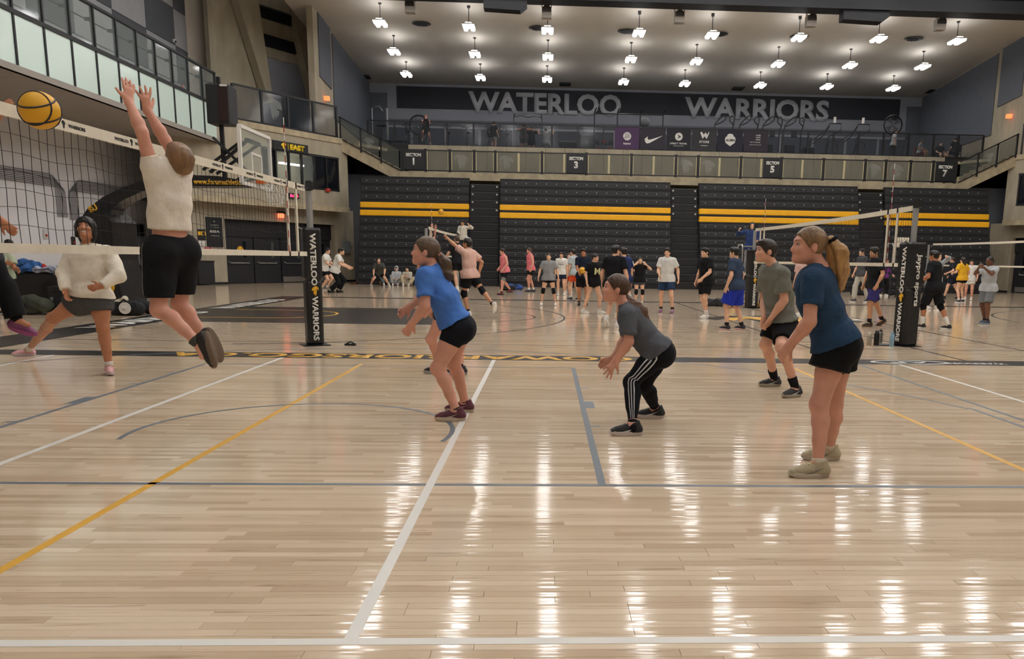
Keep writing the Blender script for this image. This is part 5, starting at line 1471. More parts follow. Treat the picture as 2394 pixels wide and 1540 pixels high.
    if look.get('eyes', True):
        for e in (-1, 1):
            c = hd + l * e * .033 * hs + f * .0785 * hs + u * .006 * hs
            m = MB(); m.sphere(tuple(c), .0115 * hs, 10, 7); ey = m.build('eye', mat('eye_white', 'a8988c', .35), body, smooth=True)
            if fine:
                m = MB(); m.sphere(tuple(c + f * .0070 * hs), .0070 * hs, 10, 6); m.build('iris', dark, body, smooth=True)
            else:
                ey.data.materials[0] = dark
            bb = Blob(.004)
            bb.cone(hd + l * e * .016 * hs + f * .0975 * hs + u * .0275 * hs, hd + l * e * .052 * hs + f * .080 * hs + u * .031 * hs, .0046 * hs, .0034 * hs)
            if fine or look.get('brow'):
                mm = bb.mesh('eyebrow', .0035 if fine else .005); mm.materials.append(hair_mat(look['hair'])); obj('eyebrow', mm, body)
    if fine:
        bb = Blob(.004)
        bb.ell(hd + f * .0935 * hs - u * .0562 * hs, (.018 * hs, .010 * hs, .0050 * hs), X, k=.002); bb.ell(hd + f * .0915 * hs - u * .0678 * hs, (.016 * hs, .010 * hs, .0055 * hs), X, k=.002)
        mm = bb.mesh('lips', .0032); mm.materials.append(mat('lips_' + look['skin'], {'tan': 'a0604f', 'brown': '57332c'}.get(look['skin'], 'b9705f'), .4)); obj('lips', mm, body)
        if look.get('smile'):
            bb = Blob(.004); bb.ell(hd + f * .099 * hs - u * .0625 * hs, (.019 * hs, .006 * hs, .0045 * hs), X, k=.002)
            mm = bb.mesh('teeth', .003); mm.materials.append(mat('teeth', 'e6e0d4', .3)); obj('teeth', mm, body)
    # ---- hair
    st = look.get('style', 'short'); hc = look['hair']; th = look.get('hair_t', .012)
    if st != 'bald':
        h = Blob(.02)
        hair_res = res if fine else min(res, .015)
        if st != 'cap':
            tt = {'short': .022, 'buzz': .018, 'bowl': .034, 'pony': .014, 'long': .020, 'bob': .030, 'bun': .014}.get(st, .022)
            h.ell(hd + u * .030 * hs - f * .012 * hs, ((.075 + th) * hs, (.096 + th) * hs, (.086 + th) * hs), X)
            if st in ('short', 'bowl', 'buzz'): h.ell(hd - u * .02 * hs - f * .055 * hs, (.066 * hs, .05 * hs, .06 * hs), X)
            if st in ('short', 'bowl'): h.ell(hd + u * .085 * hs + f * .045 * hs, (.062 * hs, .052 * hs, .034 * hs), X, k=.03)
            h.cut(hd + (f * .75 - u * .66) * tt * 1.6 * hs, f * .75 - u * .66)
            if st in ('short', 'buzz', 'bowl'): h.cut(hd - u * .058 * hs, -u)
            if st in ('short', 'buzz', 'pony', 'bun'):
                for e in (-1, 1): h.ell(hd + l * e * .086 * hs - f * .006 * hs - u * .016 * hs, (.028 * hs, .026 * hs, .036 * hs), X, k=.008, op=1)
        if st == 'bowl':
            h.ell(hd + u * .055 * hs + f * .07 * hs, (.07 * hs, .036 * hs, .035 * hs), X)
        if st in ('pony', 'long', 'bob'):
            for a0, b0, r0, r1 in look.get('locks', []):
                pa = hd + l * a0[0] + f * a0[1] + u * a0[2]; pb = hd + l * b0[0] + f * b0[1] + u * b0[2]
                h.cone(pa, pb, r0, r1, k=.02)
        mm = h.mesh('hair', hair_res, wob=.0012 if fine else .003, wf=60 if fine else 45, seed=3); mm.materials.append(hair_mat(hc)); ho = obj('hair', mm, body)
        if 'tail' in look:                       # ponytail through measured points
            pts = [U(x, y, Y0 + d) - base for x, y, d in look['tail']]; rr = look['tail_r']; t = Blob(.02)
            for i in range(len(pts) - 1): t.cone(pts[i], pts[i + 1], rr[i], rr[i + 1], k=.025)
            if fine:
                gg = np.random.default_rng(5)
                for kk in range(16):
                    o0 = gg.normal(size=3) * .6
                    for i in range(len(pts) - 1):
                        q0 = pts[i] + o0 * rr[i] * .8; q1 = pts[i + 1] + o0 * rr[i + 1] * (1.0 if i < len(pts) - 2 else 1.5)
                        t.cone(q0, q1, rr[i] * .42, rr[i + 1] * .34, k=.006)
            mm = t.mesh('ponytail', res if fine else .014, wob=.0025, wf=60, seed=9); mm.materials.append(hair_mat(look.get('tail_c', hc))); obj('ponytail', mm, ho)
            if 'tie' in look:
                t = Blob(.01); dr = nrm(pts[1] - pts[0]); o1 = nrm(np.cross(dr, Zv)); o2 = np.cross(dr, o1)
                for kk in range(10):
                    q = kk * .628; t.ell(pts[0] + (o1 * math.cos(q) + o2 * math.sin(q)) * look.get('tie_r', .022), (.014, .014, .014), k=.006)
                mm = t.mesh('hair_tie', .005 if fine else .01); mm.materials.append(cloth_mat(look['tie'])); obj('hair_tie', mm, ho)
        if st == 'bun':
            t = Blob(.02); t.ell(hd + u * .09 * hs - f * .06 * hs, (.04, .04, .04)); mm = t.mesh('bun', .012, wob=.003); mm.materials.append(hair_mat(hc)); obj('bun', mm, ho)
    if 'cap' in look:
        t = Blob(.012); t.ell(hd + u * .035 * hs - f * .008 * hs, (.088 * hs, .108 * hs, .092 * hs), X); t.cut(hd + u * .04 * hs, -u)
        bd = look.get('brim', 1); t.cone(hd + u * .05 * hs + f * .08 * hs * bd, hd + u * .042 * hs + f * .15 * hs * bd, .05, .045, lat=u, ks=.2)
        mm = t.mesh('cap', res); mm.materials.append(cloth_mat(look['cap'])); obj('cap', mm, body)
    if 'headband' in look:
        t = Blob(.006)
        for kk in range(28):
            q = kk * 2 * math.pi / 28; t.ell(hd + u * .052 * hs + f * (math.cos(q) * .092 - .006) * hs + l * math.sin(q) * .08 * hs, (.012, .012, .016), X, k=.008)
        mm = t.mesh('headband', .008); mm.materials.append(cloth_mat(look['headband'])); obj('headband', mm, body)
    # ---- shirt
    sp = look.get('shirt')
    if sp:
        lo = sp.get('loose', .022) * s; sl = sp.get('sleeve', .7)
        t = Blob(.035 * s); hem = pel - up * sp.get('hem', .10) * s + tf * sp.get('hem_f', 0.)
        mm_ = mid + tf * sp.get('belly', .0)
        t.cone(hem, mm_, .112 * T + lo, .104 * T + lo, lat=latM, ks=1.30, fa=True); t.cone(mm_, ch - up * .05 * s, .104 * T + lo, .112 * T + lo * .7, lat=latM, ks=1.40)
        t.cone(ch - up * .06 * s, ch + up * .005 * s, .100 * T + lo * .4, .066 * W + lo * .2, lat=latS, ks=1.7)
        t.ell(pel - tf * .03 * s, (.13 * W + lo * .6,) * 3, k=.05) if sp.get('hem', .1) > .02 else None
        e_ = .007
        t.cone(hem + (pel - hem) * .9 if sp.get('hem', .1) <= 0 else pel, mid, .106 * W + e_, .098 * T + e_, lat=latM, ks=1.32); t.cone(mid, ch - up * .05 * s, .100 * T + e_, .108 * T + e_, lat=latM, ks=1.42)
        bust = sp.get('bust', 0)
        if bust:
            for e in (-1, 1): t.ell(ch - up * .14 * s + tf * .075 * s + latM * e * .075 * s, (.068 * bust,) * 3, k=.05)
        if look.get('bottoms') and sp.get('hem', .1) > -.075:
            bp = look['bottoms']; lb = bp.get('loose', .018) * s; ep = .017
            t.cone(pel - up * .02, pel + up * bp.get('rise', .10) * s, .112 * W + lb * .5 + ep, .104 * T + lb * .4 + ep, lat=latH, ks=1.32, fb=True); t.cone(P['ha'], P['hb'], .098 * W + .008 + ep, .098 * W + .008 + ep)
            for q in 'ab':
                H, K = P['h' + q], P['k' + q]; r_ = .100 * W + .007 + lb * .3 + ep
                t.ell(H - tf * .036 * s - up * .03 * s, (r_, r_, .115 * W + .007 + lb * .2 + ep), k=.06)
                t.cone(H, H + (K - H) * .2, .096 * W + lb + ep, (.092 if bp.get('len', .5) <= 1 else .086) * W + lb + ep, k=.03)
        t.cut(hem, -up)
        for q in 'ab':
            S, E, Wr = P['s' + q], P['e' + q], P['w' + q]
            if sl <= 0:
                t.cone(neck + (S - neck) * .35, S - (S - neck) * .22, .05 * s, .05 * W, k=.03)
                continue
            t.cone(neck + (S - neck) * .28, S, .050 * s, .060 * W + lo * .3, k=.03)
            if sl <= 1:
                t.cone(S, S + (E - S) * sl, .060 * W + lo * .4, .056 * W + lo * sp.get('flare', 1.), k=.025, fb=True)
            else:
                t.cone(S, E, .060 * W + lo * .4, .052 * W + lo * .8, k=.025); t.cone(E, E + (Wr - E) * (sl - 1), .052 * W + lo * .8, .038 * s + lo * .3, k=.02, fb=True)
                if sp.get('cuff'): t.cone(E + (Wr - E) * (sl - 1.12), E + (Wr - E) * (sl - 1), .036 * s, .036 * s, k=.01, fa=True, fb=True)
        t.cone(neck - up * .035, neck + (hd - neck) * .20, .066 * s, .060 * s, fb=True, k=.02)
        me = t.mesh('shirt', res, wob=sp.get('wob', .0045 if fine else .004), wf=sp.get('wf', 17), seed=sp.get('seed', 1)); me.materials.append(cloth_mat(sp['c']))
        so = obj(sp.get('name', 'shirt'), me, root)
        if sp.get('print'):
            txt, h_, wd_, c_ = sp['print']; sgn = sp.get('print_side', 1)
            o_ = ch - up * sp.get('print_dn', .16) * s + tf * sgn * (.125 * W + lo + sp.get('print_off', .028)); x_ = np.cross(up, tf * sgn)
            lettering(txt, frame(o_, x_, up), h_, mat('print_' + c_, c_, .7), so, width=wd_, bold=.03, depth=.006, name='shirt_print')
        if sp.get('hood'):
            t = Blob(.02); t.ell(hd - f * .02 + u * .02, (.105, .125, .13), X); t.ell(hd + f * .10 - u * .01, (.07, .09, .10), X, op=1, k=.01)
            mm = t.mesh('hood', .01); mm.materials.append(cloth_mat(sp['c'])); obj('hood', mm, so)
    # ---- bottoms
    bp = look.get('bottoms')
    if bp:
        lo = bp.get('loose', .018) * s; ln = bp.get('len', .55)
        t = Blob(.03 * s)
        t.cone(pel - up * .02, pel + up * bp.get('rise', .10) * s, .112 * W + lo * .5, .104 * T + lo * .4, lat=latH, ks=1.32, fb=True)
        t.cone(P['ha'], P['hb'], .098 * W + .008, .098 * W + .008)
        for q in 'ab':
            H, K, A = P['h' + q], P['k' + q], P['a' + q]
            t.ell(H - tf * .036 * s - up * .03 * s, (.100 * W + .007 + lo * .3, .100 * W + .007 + lo * .3, .115 * W + .007 + lo * .2), k=.06)
            if ln <= 1: e2 = min(ln, .45); t.cone(H, H + (K - H) * e2, .088 * W + .007, (.088 - .008 * e2 / .45) * W + .007, k=.03, fb=True)
            if ln <= 1:
                t.cone(H, H + (K - H) * ln, .096 * W + lo, (.090 - .03 * ln) * W + lo * bp.get('flare', 1.5), k=.03, fb=True)
            else:
                sh = nrm(A - K); bk = -np.array(toes.get(q, face), float); bk = nrm(bk - sh * (bk @ sh))
                t.cone(H, H + (K - H) * .45, .088 * W + .008 + lo * .5, .080 * W + .008 + lo * .5, k=.03); t.cone(H + (K - H) * .45, K, .080 * W + .008 + lo * .5, .056 * W + .008 + lo * .5, k=.03); t.ell(K - bk * .014, (.046 * W + .009, .046 * W + .009, .052 * W + .009), k=.035)
                m2 = K + (A - K) * .28 + bk * .012; t.cone(K, m2, .054 * W + .008, .056 * W + .008, k=.025); t.cone(m2, K + (A - K) * .6 + bk * .005, .056 * W + .008, .044 * W + .008, k=.025, fb=ln < 1.55)
                t.cone(K, K + (A - K) * (ln - 1), .060 * W + lo, (.042 * W if ln > 1.6 else .055 * W) + lo * bp.get('flare', 1.), k=.025, fb=True)
        me = t.mesh('bottoms', res, wob=bp.get('wob', .0026), wf=16, seed=4); me.materials.append(cloth_mat(bp['c']))
        bo = obj(bp.get('name', 'shorts' if ln <= 1 else 'trousers'), me, root)
        if bp.get('stripes'):
            from mathutils.bvhtree import BVHTree
            bvh = BVHTree.FromPolygons([v.co for v in me.vertices], [p.vertices for p in me.polygons])
        for (c_, th0, wid) in bp.get('stripes', []):
            for q in bp.get('stripe_sides', 'a'):
                m = MB(); H, K, A = P['h' + q], P['k' + q], P['a' + q]; out = latH if q == 'a' else -latH
                r1, r2, r3 = .094 * W + lo, .060 * W + lo, .042 * W + lo
                chain = [(H + up * .06, r1 + .012)] + [(H + (K - H) * x, r1 + (r2 - r1) * x) for x in (.2, .4, .6, .8, 1)]
                if ln > 1: chain += [(K + (A - K) * x, r2 + (r3 - r2) * x) for x in (.2, .4, .6, .8, min(.96, ln - 1.02))]
                else: chain = [c for c in chain if (c[0] - H) @ nrm(K - H) <= ln * np.linalg.norm(K - H)]
                row = []
                ch2 = []
                for i in range(len(chain) - 1):
                    for x in (0, .25, .5, .75): ch2.append((chain[i][0] * (1 - x) + chain[i + 1][0] * x, chain[i][1] * (1 - x) + chain[i + 1][1] * x))
                chain = ch2 + [chain[-1]]
                for i, (c, r) in enumerate(chain):
                    ax = nrm(chain[min(i + 2, len(chain) - 1)][0] - chain[max(i - 2, 0)][0]); o1 = nrm(out - ax * (out @ ax)); o2 = nrm(np.cross(ax, o1)); pr = []
                    for a_ in (th0 - wid, th0 + wid):
                        dr_ = o1 * math.cos(a_) + o2 * math.sin(a_); hit = bvh.ray_cast(Vector(c + dr_ * .3), Vector(-dr_), .3)
                        pr.append(np.array(hit[0]) + dr_ * .003 if hit[0] is not None else c + dr_ * r)
                    row.append(pr)
                vs = [tuple(p) for rw in row for p in rw] + [tuple(p - out * .02) for rw in row for p in rw]; k_ = len(row) * 2
                fs = []
                for i in range(len(row) - 1):
                    fs += [(2 * i, 2 * i + 1, 2 * i + 3, 2 * i + 2), (k_ + 2 * i, k_ + 2 * i + 2, k_ + 2 * i + 3, k_ + 2 * i + 1), (2 * i, 2 * i + 2, k_ + 2 * i + 2, k_ + 2 * i), (2 * i + 1, k_ + 2 * i + 1, k_ + 2 * i + 3, 2 * i + 3)]
                m.add(vs, fs); m.build('side_stripe', cloth_mat(c_), bo)
    if look.get('under'):
        t = Blob(.02)
        for q in 'ab':
            H, K = P['h' + q], P['k' + q]; t.cone(H, H + (K - H) * look['under'][1], .088 * W, .066 * W, fb=True)
        me = t.mesh('leggings', res); me.materials.append(cloth_mat(look['under'][0])); obj('leggings', me, root)
    # ---- socks, pads, shoes
    for q in 'ab':
        K, A = P['k' + q], P['a' + q]
        sk = look.get('sock')
        if sk:
            t = Blob(.01); e = A + (K - A) * sk[1]; t.cone(A - nrm(K - A) * .03, e, .040 * s, (.040 + .022 * sk[1] * 2) * s, fb=True)
            me = t.mesh('sock', min(res, .015)); me.materials.append(cloth_mat(sk[0])); obj('sock', me, root)
        if look.get('pads') and q in look.get('pad_sides', 'ab'):
            H = P['h' + q]; t = Blob(.02); t.cone(K + (H - K) * .22, K, .070 * W, .066 * W, fa=True); t.cone(K, K + (A - K) * .24, .066 * W, .064 * W, fb=True)
            tv = np.array(toes.get(q, face), float); t.ell(K + nrm(tv) * .03, (.055, .055, .065))
            me = t.mesh('knee_pad', min(res, .013)); me.materials.append(cloth_mat(look['pads'])); obj('knee_pad', me, root)
        sc = look.get('shoes')
        if sc:
            shoe(root, K, A, toes.get(q, face), sc[0], sc[1], grounded[q], s * look.get('fs', 1.), .0065 if fine else .013, look.get('lace') if fine else None, look.get('mark'))
    return root


def ik(a, t, l1, l2, pole):
    """middle joint of a two-bone limb from a to t bending towards pole"""
    d = t - a; L = np.linalg.norm(d); L = min(max(L, abs(l1 - l2) + .02), (l1 + l2) * .998); d = nrm(d); t = a + d * L
    x = (l1 * l1 - l2 * l2 + L * L) / (2 * L); h = math.sqrt(max(l1 * l1 - x * x, 0))
    p = np.asarray(pole, float); p = nrm(p - d * (p @ d))
    return a + d * x + p * h, t


def stand(label, gx, gy, top, face, look, feet=((.06, .12), (-.06, .12)), hands=((.06, .07, -.52), (.06, .07, -.52)), drop=.0, lean=.05, look_at=None, Y=None, z=0., s=None,
          group=None, res=None, lift=(0, 0), side=0., twist=0., elbow=(-.5, .35, -.3), toes=None, pole=None):
    """a figure posed from where it stands; feet (fwd, out), hands (fwd, out, up from the shoulder)"""
    g = G(gx, gy, z) if Y is None else U(gx, (top + 40) if top else 320, Y) * [1, 1, 0] + V3(0, 0, z)
    f = nrm(V3(face[0], face[1], 0)); l = np.cross(Zv, f)
    if s is None:
        tz = U(gx, top, g[1])[2] - z; s = min(max(tz / (1.76 - drop - .35 * (1 - math.cos(lean))), .8), 1.12)
    jump = min(lift) if min(lift) > .12 else 0
    pel = g + Zv * ((.93 - drop) * s + jump)
    up = nrm(Zv * math.cos(lean) + f * math.sin(lean) + l * side)
    ls = nrm(l * math.cos(twist) + f * math.sin(twist))
    P = {'ha': pel + l * .09 * s, 'hb': pel - l * .09 * s}
    ch = pel + up * .50 * s
    P['sa'] = ch + ls * .175 * s; P['sb'] = ch - ls * .175 * s; P['neck'] = ch + up * .055 * s - f * .01; lf = f if look_at is None else nrm(look_at)
    P['head'] = ch + up * .20 * s + f * (.02 + .04 * math.sin(lean)) * s + Zv * .0
    for q, sg, (ff, fo), (hf, ho, hu), lz in (('a', 1, feet[0], hands[0], lift[0]), ('b', -1, feet[1], hands[1], lift[1])):
        ft = g + f * ff * s + l * sg * fo * s
        an = ft - f * .045 * s + Zv * (.085 * s + lz)
        k, an = ik(P['h' + q], an, .44 * s, .43 * s, (f if pole is None else np.asarray(pole, float)) + l * sg * .15)
        P['k' + q] = k
        if lz > .03: P['a' + q] = an
        else: P['f' + q] = ft
        t = P['s' + q] + (f * hf + l * sg * ho + Zv * hu) * s
        e, wr = ik(P['s' + q], t, .285 * s, .25 * s, f * elbow[0] + l * sg * elbow[1] + Zv * elbow[2])
        P['e' + q] = e; P['w' + q] = wr
    if toes is not None: look = dict(look, toes=toes)
    look = dict(look); look.setdefault('chestdir', tuple(f))
    return person(label, P, tuple(lf), look, Y0=g[1], res=res or (.0155 if g[1] < 22 else .018 if g[1] < 33 else .021), group=group, s=s, feet_z=z)

# -- foreground players
person('woman with long blond ponytail in navy tee and black shorts, forearms together waiting', {
    'head': (1891, 575, 0), 'neck': (1916, 628, 0), 'sa': (1898, 652, -.155), 'sb': (1905, 647, .155), 'ea': (1893, 752, -.21), 'eb': (1898, 742, .2),
    'wa': (1848, 806, -.10), 'wb': (1849, 800, .02), 'da': (1818, 834, -.03), 'db': (1820, 834, .0), 'mid': (1928, 715, 0),
    'ha': (1953, 808, -.09), 'hb': (1960, 805, .09), 'ka': (1916, 945, -.13), 'kb': (1950, 946, .13), 'fa': (1895, 1114), 'fb': (1922, 1074)},
    (-1, -.03, .06), dict(skin='pink', hair='7d6142', style='pony', w=1.02, tw=1.05, hs=1.03, tail=[(1944, 560, 0), (1963, 590, 0), (1967, 630, 0), (1966, 674, 0)], tail_r=[.03, .055, .05, .014], tail_c='a9814f',
    tie='15151a', tie_r=.03, shirt=dict(c='27405c', sleeve=.62, hem=-.03, loose=.014, bust=1.0, seed=5, belly=.035), bottoms=dict(c='111214', len=.40, loose=.03, flare=2.0, rise=.13),
    sock=('d8cdb8', .10), shoes=('b5a98c', 'c3b9a6'), lace='c2b07a', mark='7a7466', fs=1.05, toes={'a': (-1, -.05, 0), 'b': (-1, .02, 0)}, hand_a=dict(n=(-.3, -.8, .5), curl=.55), hand_b=dict(n=(-.2, .8, .5), curl=.6)), res=.0080)

person('woman in bright blue tee and dark tight shorts, knees bent, brown ponytail', {
    'head': (995, 588, 0), 'neck': (1017, 629, 0), 'sa': (993, 645, -.17), 'sb': (1002, 640, .17), 'ea': (994, 716, -.24), 'eb': (988, 695, .24),
    'wa': (962, 758, -.20), 'wb': (958, 717, .17), 'da': (950, 778, -.18), 'db': (940, 729, .14), 'mid': (1041, 697, 0),
    'ha': (1066, 768, -.09), 'hb': (1072, 765, .09), 'ka': (1024, 860, -.14), 'kb': (1060, 848, .14), 'fa': (1055, 983), 'fb': (1076, 963)},
    (-1, .02, .12), dict(skin='pink', hair='5d4a38', style='pony', w=1.02, tw=1.0, hs=1.04, tail=[(1027, 597, 0), (1040, 615, 0), (1045, 640, 0), (1041, 658, 0)], tail_r=[.03, .05, .045, .015], tail_c='54402f', tie='b98072', tie_r=.022,
    shirt=dict(c='4a78c4', sleeve=.70, hem=-.05, loose=.016, bust=.9, seed=2, belly=.02, wob=.006, wf=24), bottoms=dict(c='14161f', len=.36, loose=.008, flare=.8, rise=.12, wob=.001),
    sock=('1b1b20', .07), shoes=('5a2735', 'c9b9a2'), lace='3a1c26', mark='b8a8a0', toes={'a': (-1, -.06, 0), 'b': (-1, .0, 0)}, hand_a=dict(curl=1.1), hand_b=dict(curl=.7)), res=.0080)

person('player in grey tee and black trousers with three white side stripes, crouching low', {
    'head': (1440, 675, 0), 'neck': (1461, 712, 0), 'sa': (1467, 733, -.16), 'sb': (1470, 728, .16), 'ea': (1470, 798, -.22), 'eb': (1462, 790, .2),
    'wa': (1441, 842, -.2), 'wb': (1436, 836, .16), 'da': (1421, 868, -.19), 'db': (1414, 846, .15), 'mid': (1501, 773, 0),
    'ha': (1536, 826, -.08), 'hb': (1540, 824, .09), 'ka': (1476, 892, -.14), 'kb': (1507, 900, .14), 'fa': (1466, 1017), 'fb': (1521, 977)},
    (-1, .02, .14), dict(skin='pink', hair='4a3527', style='pony', w=.95, tw=.98, hs=1.0, tail=[(1466, 698, 0), (1486, 716, -.03), (1500, 730, -.05), (1508, 744, -.05)], tail_r=[.034, .05, .05, .028], tail_c='5e4230', tie='3a2a20', tie_r=.02,
    shirt=dict(c='55585f', sleeve=.78, hem=-.02, loose=.018, seed=8, belly=.02, wob=.005), bottoms=dict(c='14151b', len=1.9, loose=.0, flare=1.2, rise=.13, stripes=[('c9cacc', -.42, .06), ('c9cacc', -.08, .06), ('c9cacc', .26, .06)]),
    sock=('15151a', .1), shoes=('17181b', 'cfc3bd'), lace='2a2622', mark='d6d3d0', toes={'a': (-1, -.08, 0), 'b': (-1, .03, 0)}, hand_a=dict(curl=.12, spread=.9, n=(-.5, -.8, .3)), hand_b=dict(curl=.3)), res=.0080)

person('dark haired man in olive grey tee and black shorts, hands clasped low', {
    'head': (1791, 587, 0), 'neck': (1808, 622, 0), 'sa': (1829, 640, -.17), 'sb': (1788, 636, .17), 'ea': (1833, 702, -.2), 'eb': (1786, 700, .16),
    'wa': (1801, 746, -.16), 'wb': (1786, 742, -.02), 'da': (1784, 770, -.12), 'db': (1781, 768, -.05), 'mid': (1819, 692, 0),
    'ha': (1835, 762, -.08), 'hb': (1812, 760, .08), 'ka': (1827, 810, -.35), 'kb': (1790, 804, .05), 'fa': (1852, 928), 'fb': (1801, 903)},
    (-1, -.12, .04), dict(skin='fair', hair='2c221c', style='short', w=1.04, hs=1.03, chestdir=(-.8, -.5, 0), shirt=dict(c='73746b', sleeve=.70, hem=-.05, loose=.024, seed=3, wob=.006),
    bottoms=dict(c='131416', len=.74, loose=.024, flare=1.4, rise=.16), sock=('15151a', .28), shoes=('2c2e31', 'a59c8a'), lace='4a4a48', mark='c9c9c5', toes={'a': (-.85, -.45, 0), 'b': (-1, -.1, 0)}, hand_a=dict(curl=.7), hand_b=dict(curl=.7)), res=.0092)

person('fair haired man in cream tee and black shorts leaping at the net, both arms up', {
    'head': (417, 378, .0), 'neck': (405, 412, .0), 'sa': (352, 384, -.13), 'sb': (428, 398, .13), 'ea': (332, 309, -.17), 'eb': (386, 327, .12),
    'wa': (301, 238, -.12), 'wb': (345, 258, .10), 'da': (301, 205, -.10), 'db': (339, 225, .08), 'mid': (396, 478, 0),
    'ha': (372, 590, -.08), 'hb': (424, 586, .08), 'ka': (372, 722, -.11), 'kb': (420, 708, .12), 'aa': (466, 804, -.10), 'ab': (480, 794, .10)},
    (-.8, .6, .45), dict(skin='pink', hair='7d5f40', style='short', w=.94, tw=.98, hs=1.04, chestdir=(-.8, .6, 0), shirt=dict(c='e4dccf', sleeve=.28, hem=-.155, loose=.014, seed=6, wob=.006, flare=.7),
    bottoms=dict(c='17181b', len=.80, loose=.03, flare=1.3, rise=.10, wob=.005, stripes=[('8d8f92', .2, .02)]), sock=('4c4d47', .16), shoes=('1c1a1a', '6a5a48'), lace='151515', fs=1.03, toes={'a': (.25, -.05, -1), 'b': (.32, .05, -1)},
    hand_a=dict(curl=.12, n=(.75, -.6, .1), spread=.3), hand_b=dict(curl=.14, n=(.75, -.6, .1), spread=.9)), Y0=6.0, res=.0080)

person('smiling man in cream sweatshirt, grey shorts and pink shoes beyond the net', {
    'head': (200, 536, -.05), 'neck': (204, 576, 0), 'sa': (168, 594, .02), 'sb': (252, 592, -.02), 'ea': (149, 636, -.02), 'eb': (277, 642, -.08),
    'wa': (153, 678, -.15), 'wb': (238, 668, -.24), 'da': (156, 694, -.18), 'db': (211, 674, -.28), 'mid': (211, 640, 0),
    'ha': (188, 702, .02), 'hb': (232, 702, -.02), 'ka': (125, 744, .02), 'kb': (241, 768, -.05), 'fa': (58, 832), 'fb': (257, 875)},
    (.30, -.9, .38), dict(skin='tan', hair='14110f', style='bob', w=1.12, tw=1.12, hs=1.12, brow=True, smile=True, hair_t=.02,
    locks=[((.082, .0, .02), (.088, -.01, -.07), .03, .022), ((-.082, .0, .02), (-.088, -.01, -.07), .03, .022), ((.07, -.06, -.03), (.05, -.07, -.10), .035, .03), ((-.07, -.06, -.03), (-.05, -.07, -.10), .035, .03), ((.03, .085, .085), (.055, .085, .04), .025, .018), ((-.03, .085, .085), (-.055, .085, .045), .025, .018), ((0, .09, .09), (0, .1, .055), .025, .018)],
    shirt=dict(c='e6dfd0', sleeve=1.98, hem=-.045, loose=.034, cuff=True, name='sweatshirt', seed=11, wob=.008, wf=14), bottoms=dict(c='4c4c4d', len=.34, loose=.03, flare=1.6, rise=.1),
    sock=('d9d5cc', .14), shoes=('d8a3a6', 'c3b3b3'), lace='b5c3d0', toes={'a': (-.9, -.45, 0), 'b': (.5, -.85, 0)}, hand_a=dict(curl=.5), hand_b=dict(curl=.6)), Y0=9.35, res=.0092)

person('spiking player in black trousers with purple shoes, swinging an arm over the net', {
    'head': (-78, 345, .0), 'neck': (-72, 388, 0), 'sa': (-38, 398, .1), 'sb': (-108, 402, -.1), 'ea': (-30, 320, .0), 'eb': (-45, 478, -.1),
    'wa': (-3, 268, -.05), 'wb': (5, 518, -.1), 'da': (16, 248, -.05), 'db': (26, 536, -.08), 'mid': (-70, 490, 0),
    'ha': (-42, 590, .08), 'hb': (-92, 590, -.08), 'ka': (10, 668, .1), 'kb': (-60, 690, -.25), 'aa': (42, 752, .1), 'ab': (-70, 790, .1)},
    (.95, .1, .3), dict(skin='tan', hair='1a1512', style='short', w=1., shirt=dict(c='3a3d44', sleeve=.7, hem=.06), bottoms=dict(c='141417', len=1.86, loose=.03, flare=1.6),
    sock=('141417', .15), shoes=('7d3f68', '9a4a80'), lace='2a1a2a', toes={'a': (1, -.1, -.33), 'b': (.8, 0, -.6)}, hand_a=dict(curl=.15), hand_b=dict(curl=.9)), Y0=7.2, res=.0092)

person('boy in pale green tee and black shorts beside the kit bags, looking at his hands', {
    'head': (21, 573, 0), 'neck': (10, 592, 0), 'sa': (-18, 600, .0), 'sb': (26, 602, .02), 'ea': (-24, 632, -.06), 'eb': (34, 628, -.05),
    'wa': (12, 616, -.2), 'wb': (39, 626, -.12), 'da': (28, 615, -.24), 'db': (44, 634, -.14), 'mid': (5, 620, 0),
    'ha': (-2, 645, 0), 'hb': (18, 645, .02), 'ka': (10, 682, -.05), 'kb': (30, 684, .0), 'fa': (2, 736), 'fb': (28, 732)},
    (.7, -.6, -.35), dict(skin='tan', hair='14110f', style='bowl', w=.94, hs=1., shirt=dict(c='b4bfa4', sleeve=.6, hem=.06, loose=.026), bottoms=dict(c='151517', len=.7, loose=.03, flare=1.6), sock=('d9d5cc', .2), shoes=('2a2a2c', 'b5b0a8')), res=.013)

person('player in black shorts half hidden behind the woman in the blue tee', {
    'head': (996, 612, 0), 'neck': (1008, 636, 0), 'sa': (1014, 650, -.16), 'sb': (1008, 648, .16), 'ea': (1024, 690, -.15), 'eb': (1010, 690, .2),
    'wa': (1006, 716, -.2), 'wb': (1006, 716, .1), 'mid': (1030, 680, 0),
    'ha': (1045, 722, -.08), 'hb': (1040, 720, .08), 'ka': (1008, 792, -.1), 'kb': (1072, 788, .12), 'fa': (1018, 873), 'fb': (1068, 876)},
    (-1, 0, .05), dict(skin='pink', hair='2c221c', style='short', shirt=dict(c='3a3f4a', sleeve=.7, hem=.05, loose=.01), bottoms=dict(c='2e2e31', len=.42, loose=.015, flare=1.2), sock=('15151a', .1), shoes=('1d1d20', 'a0a0a0')), res=.013)

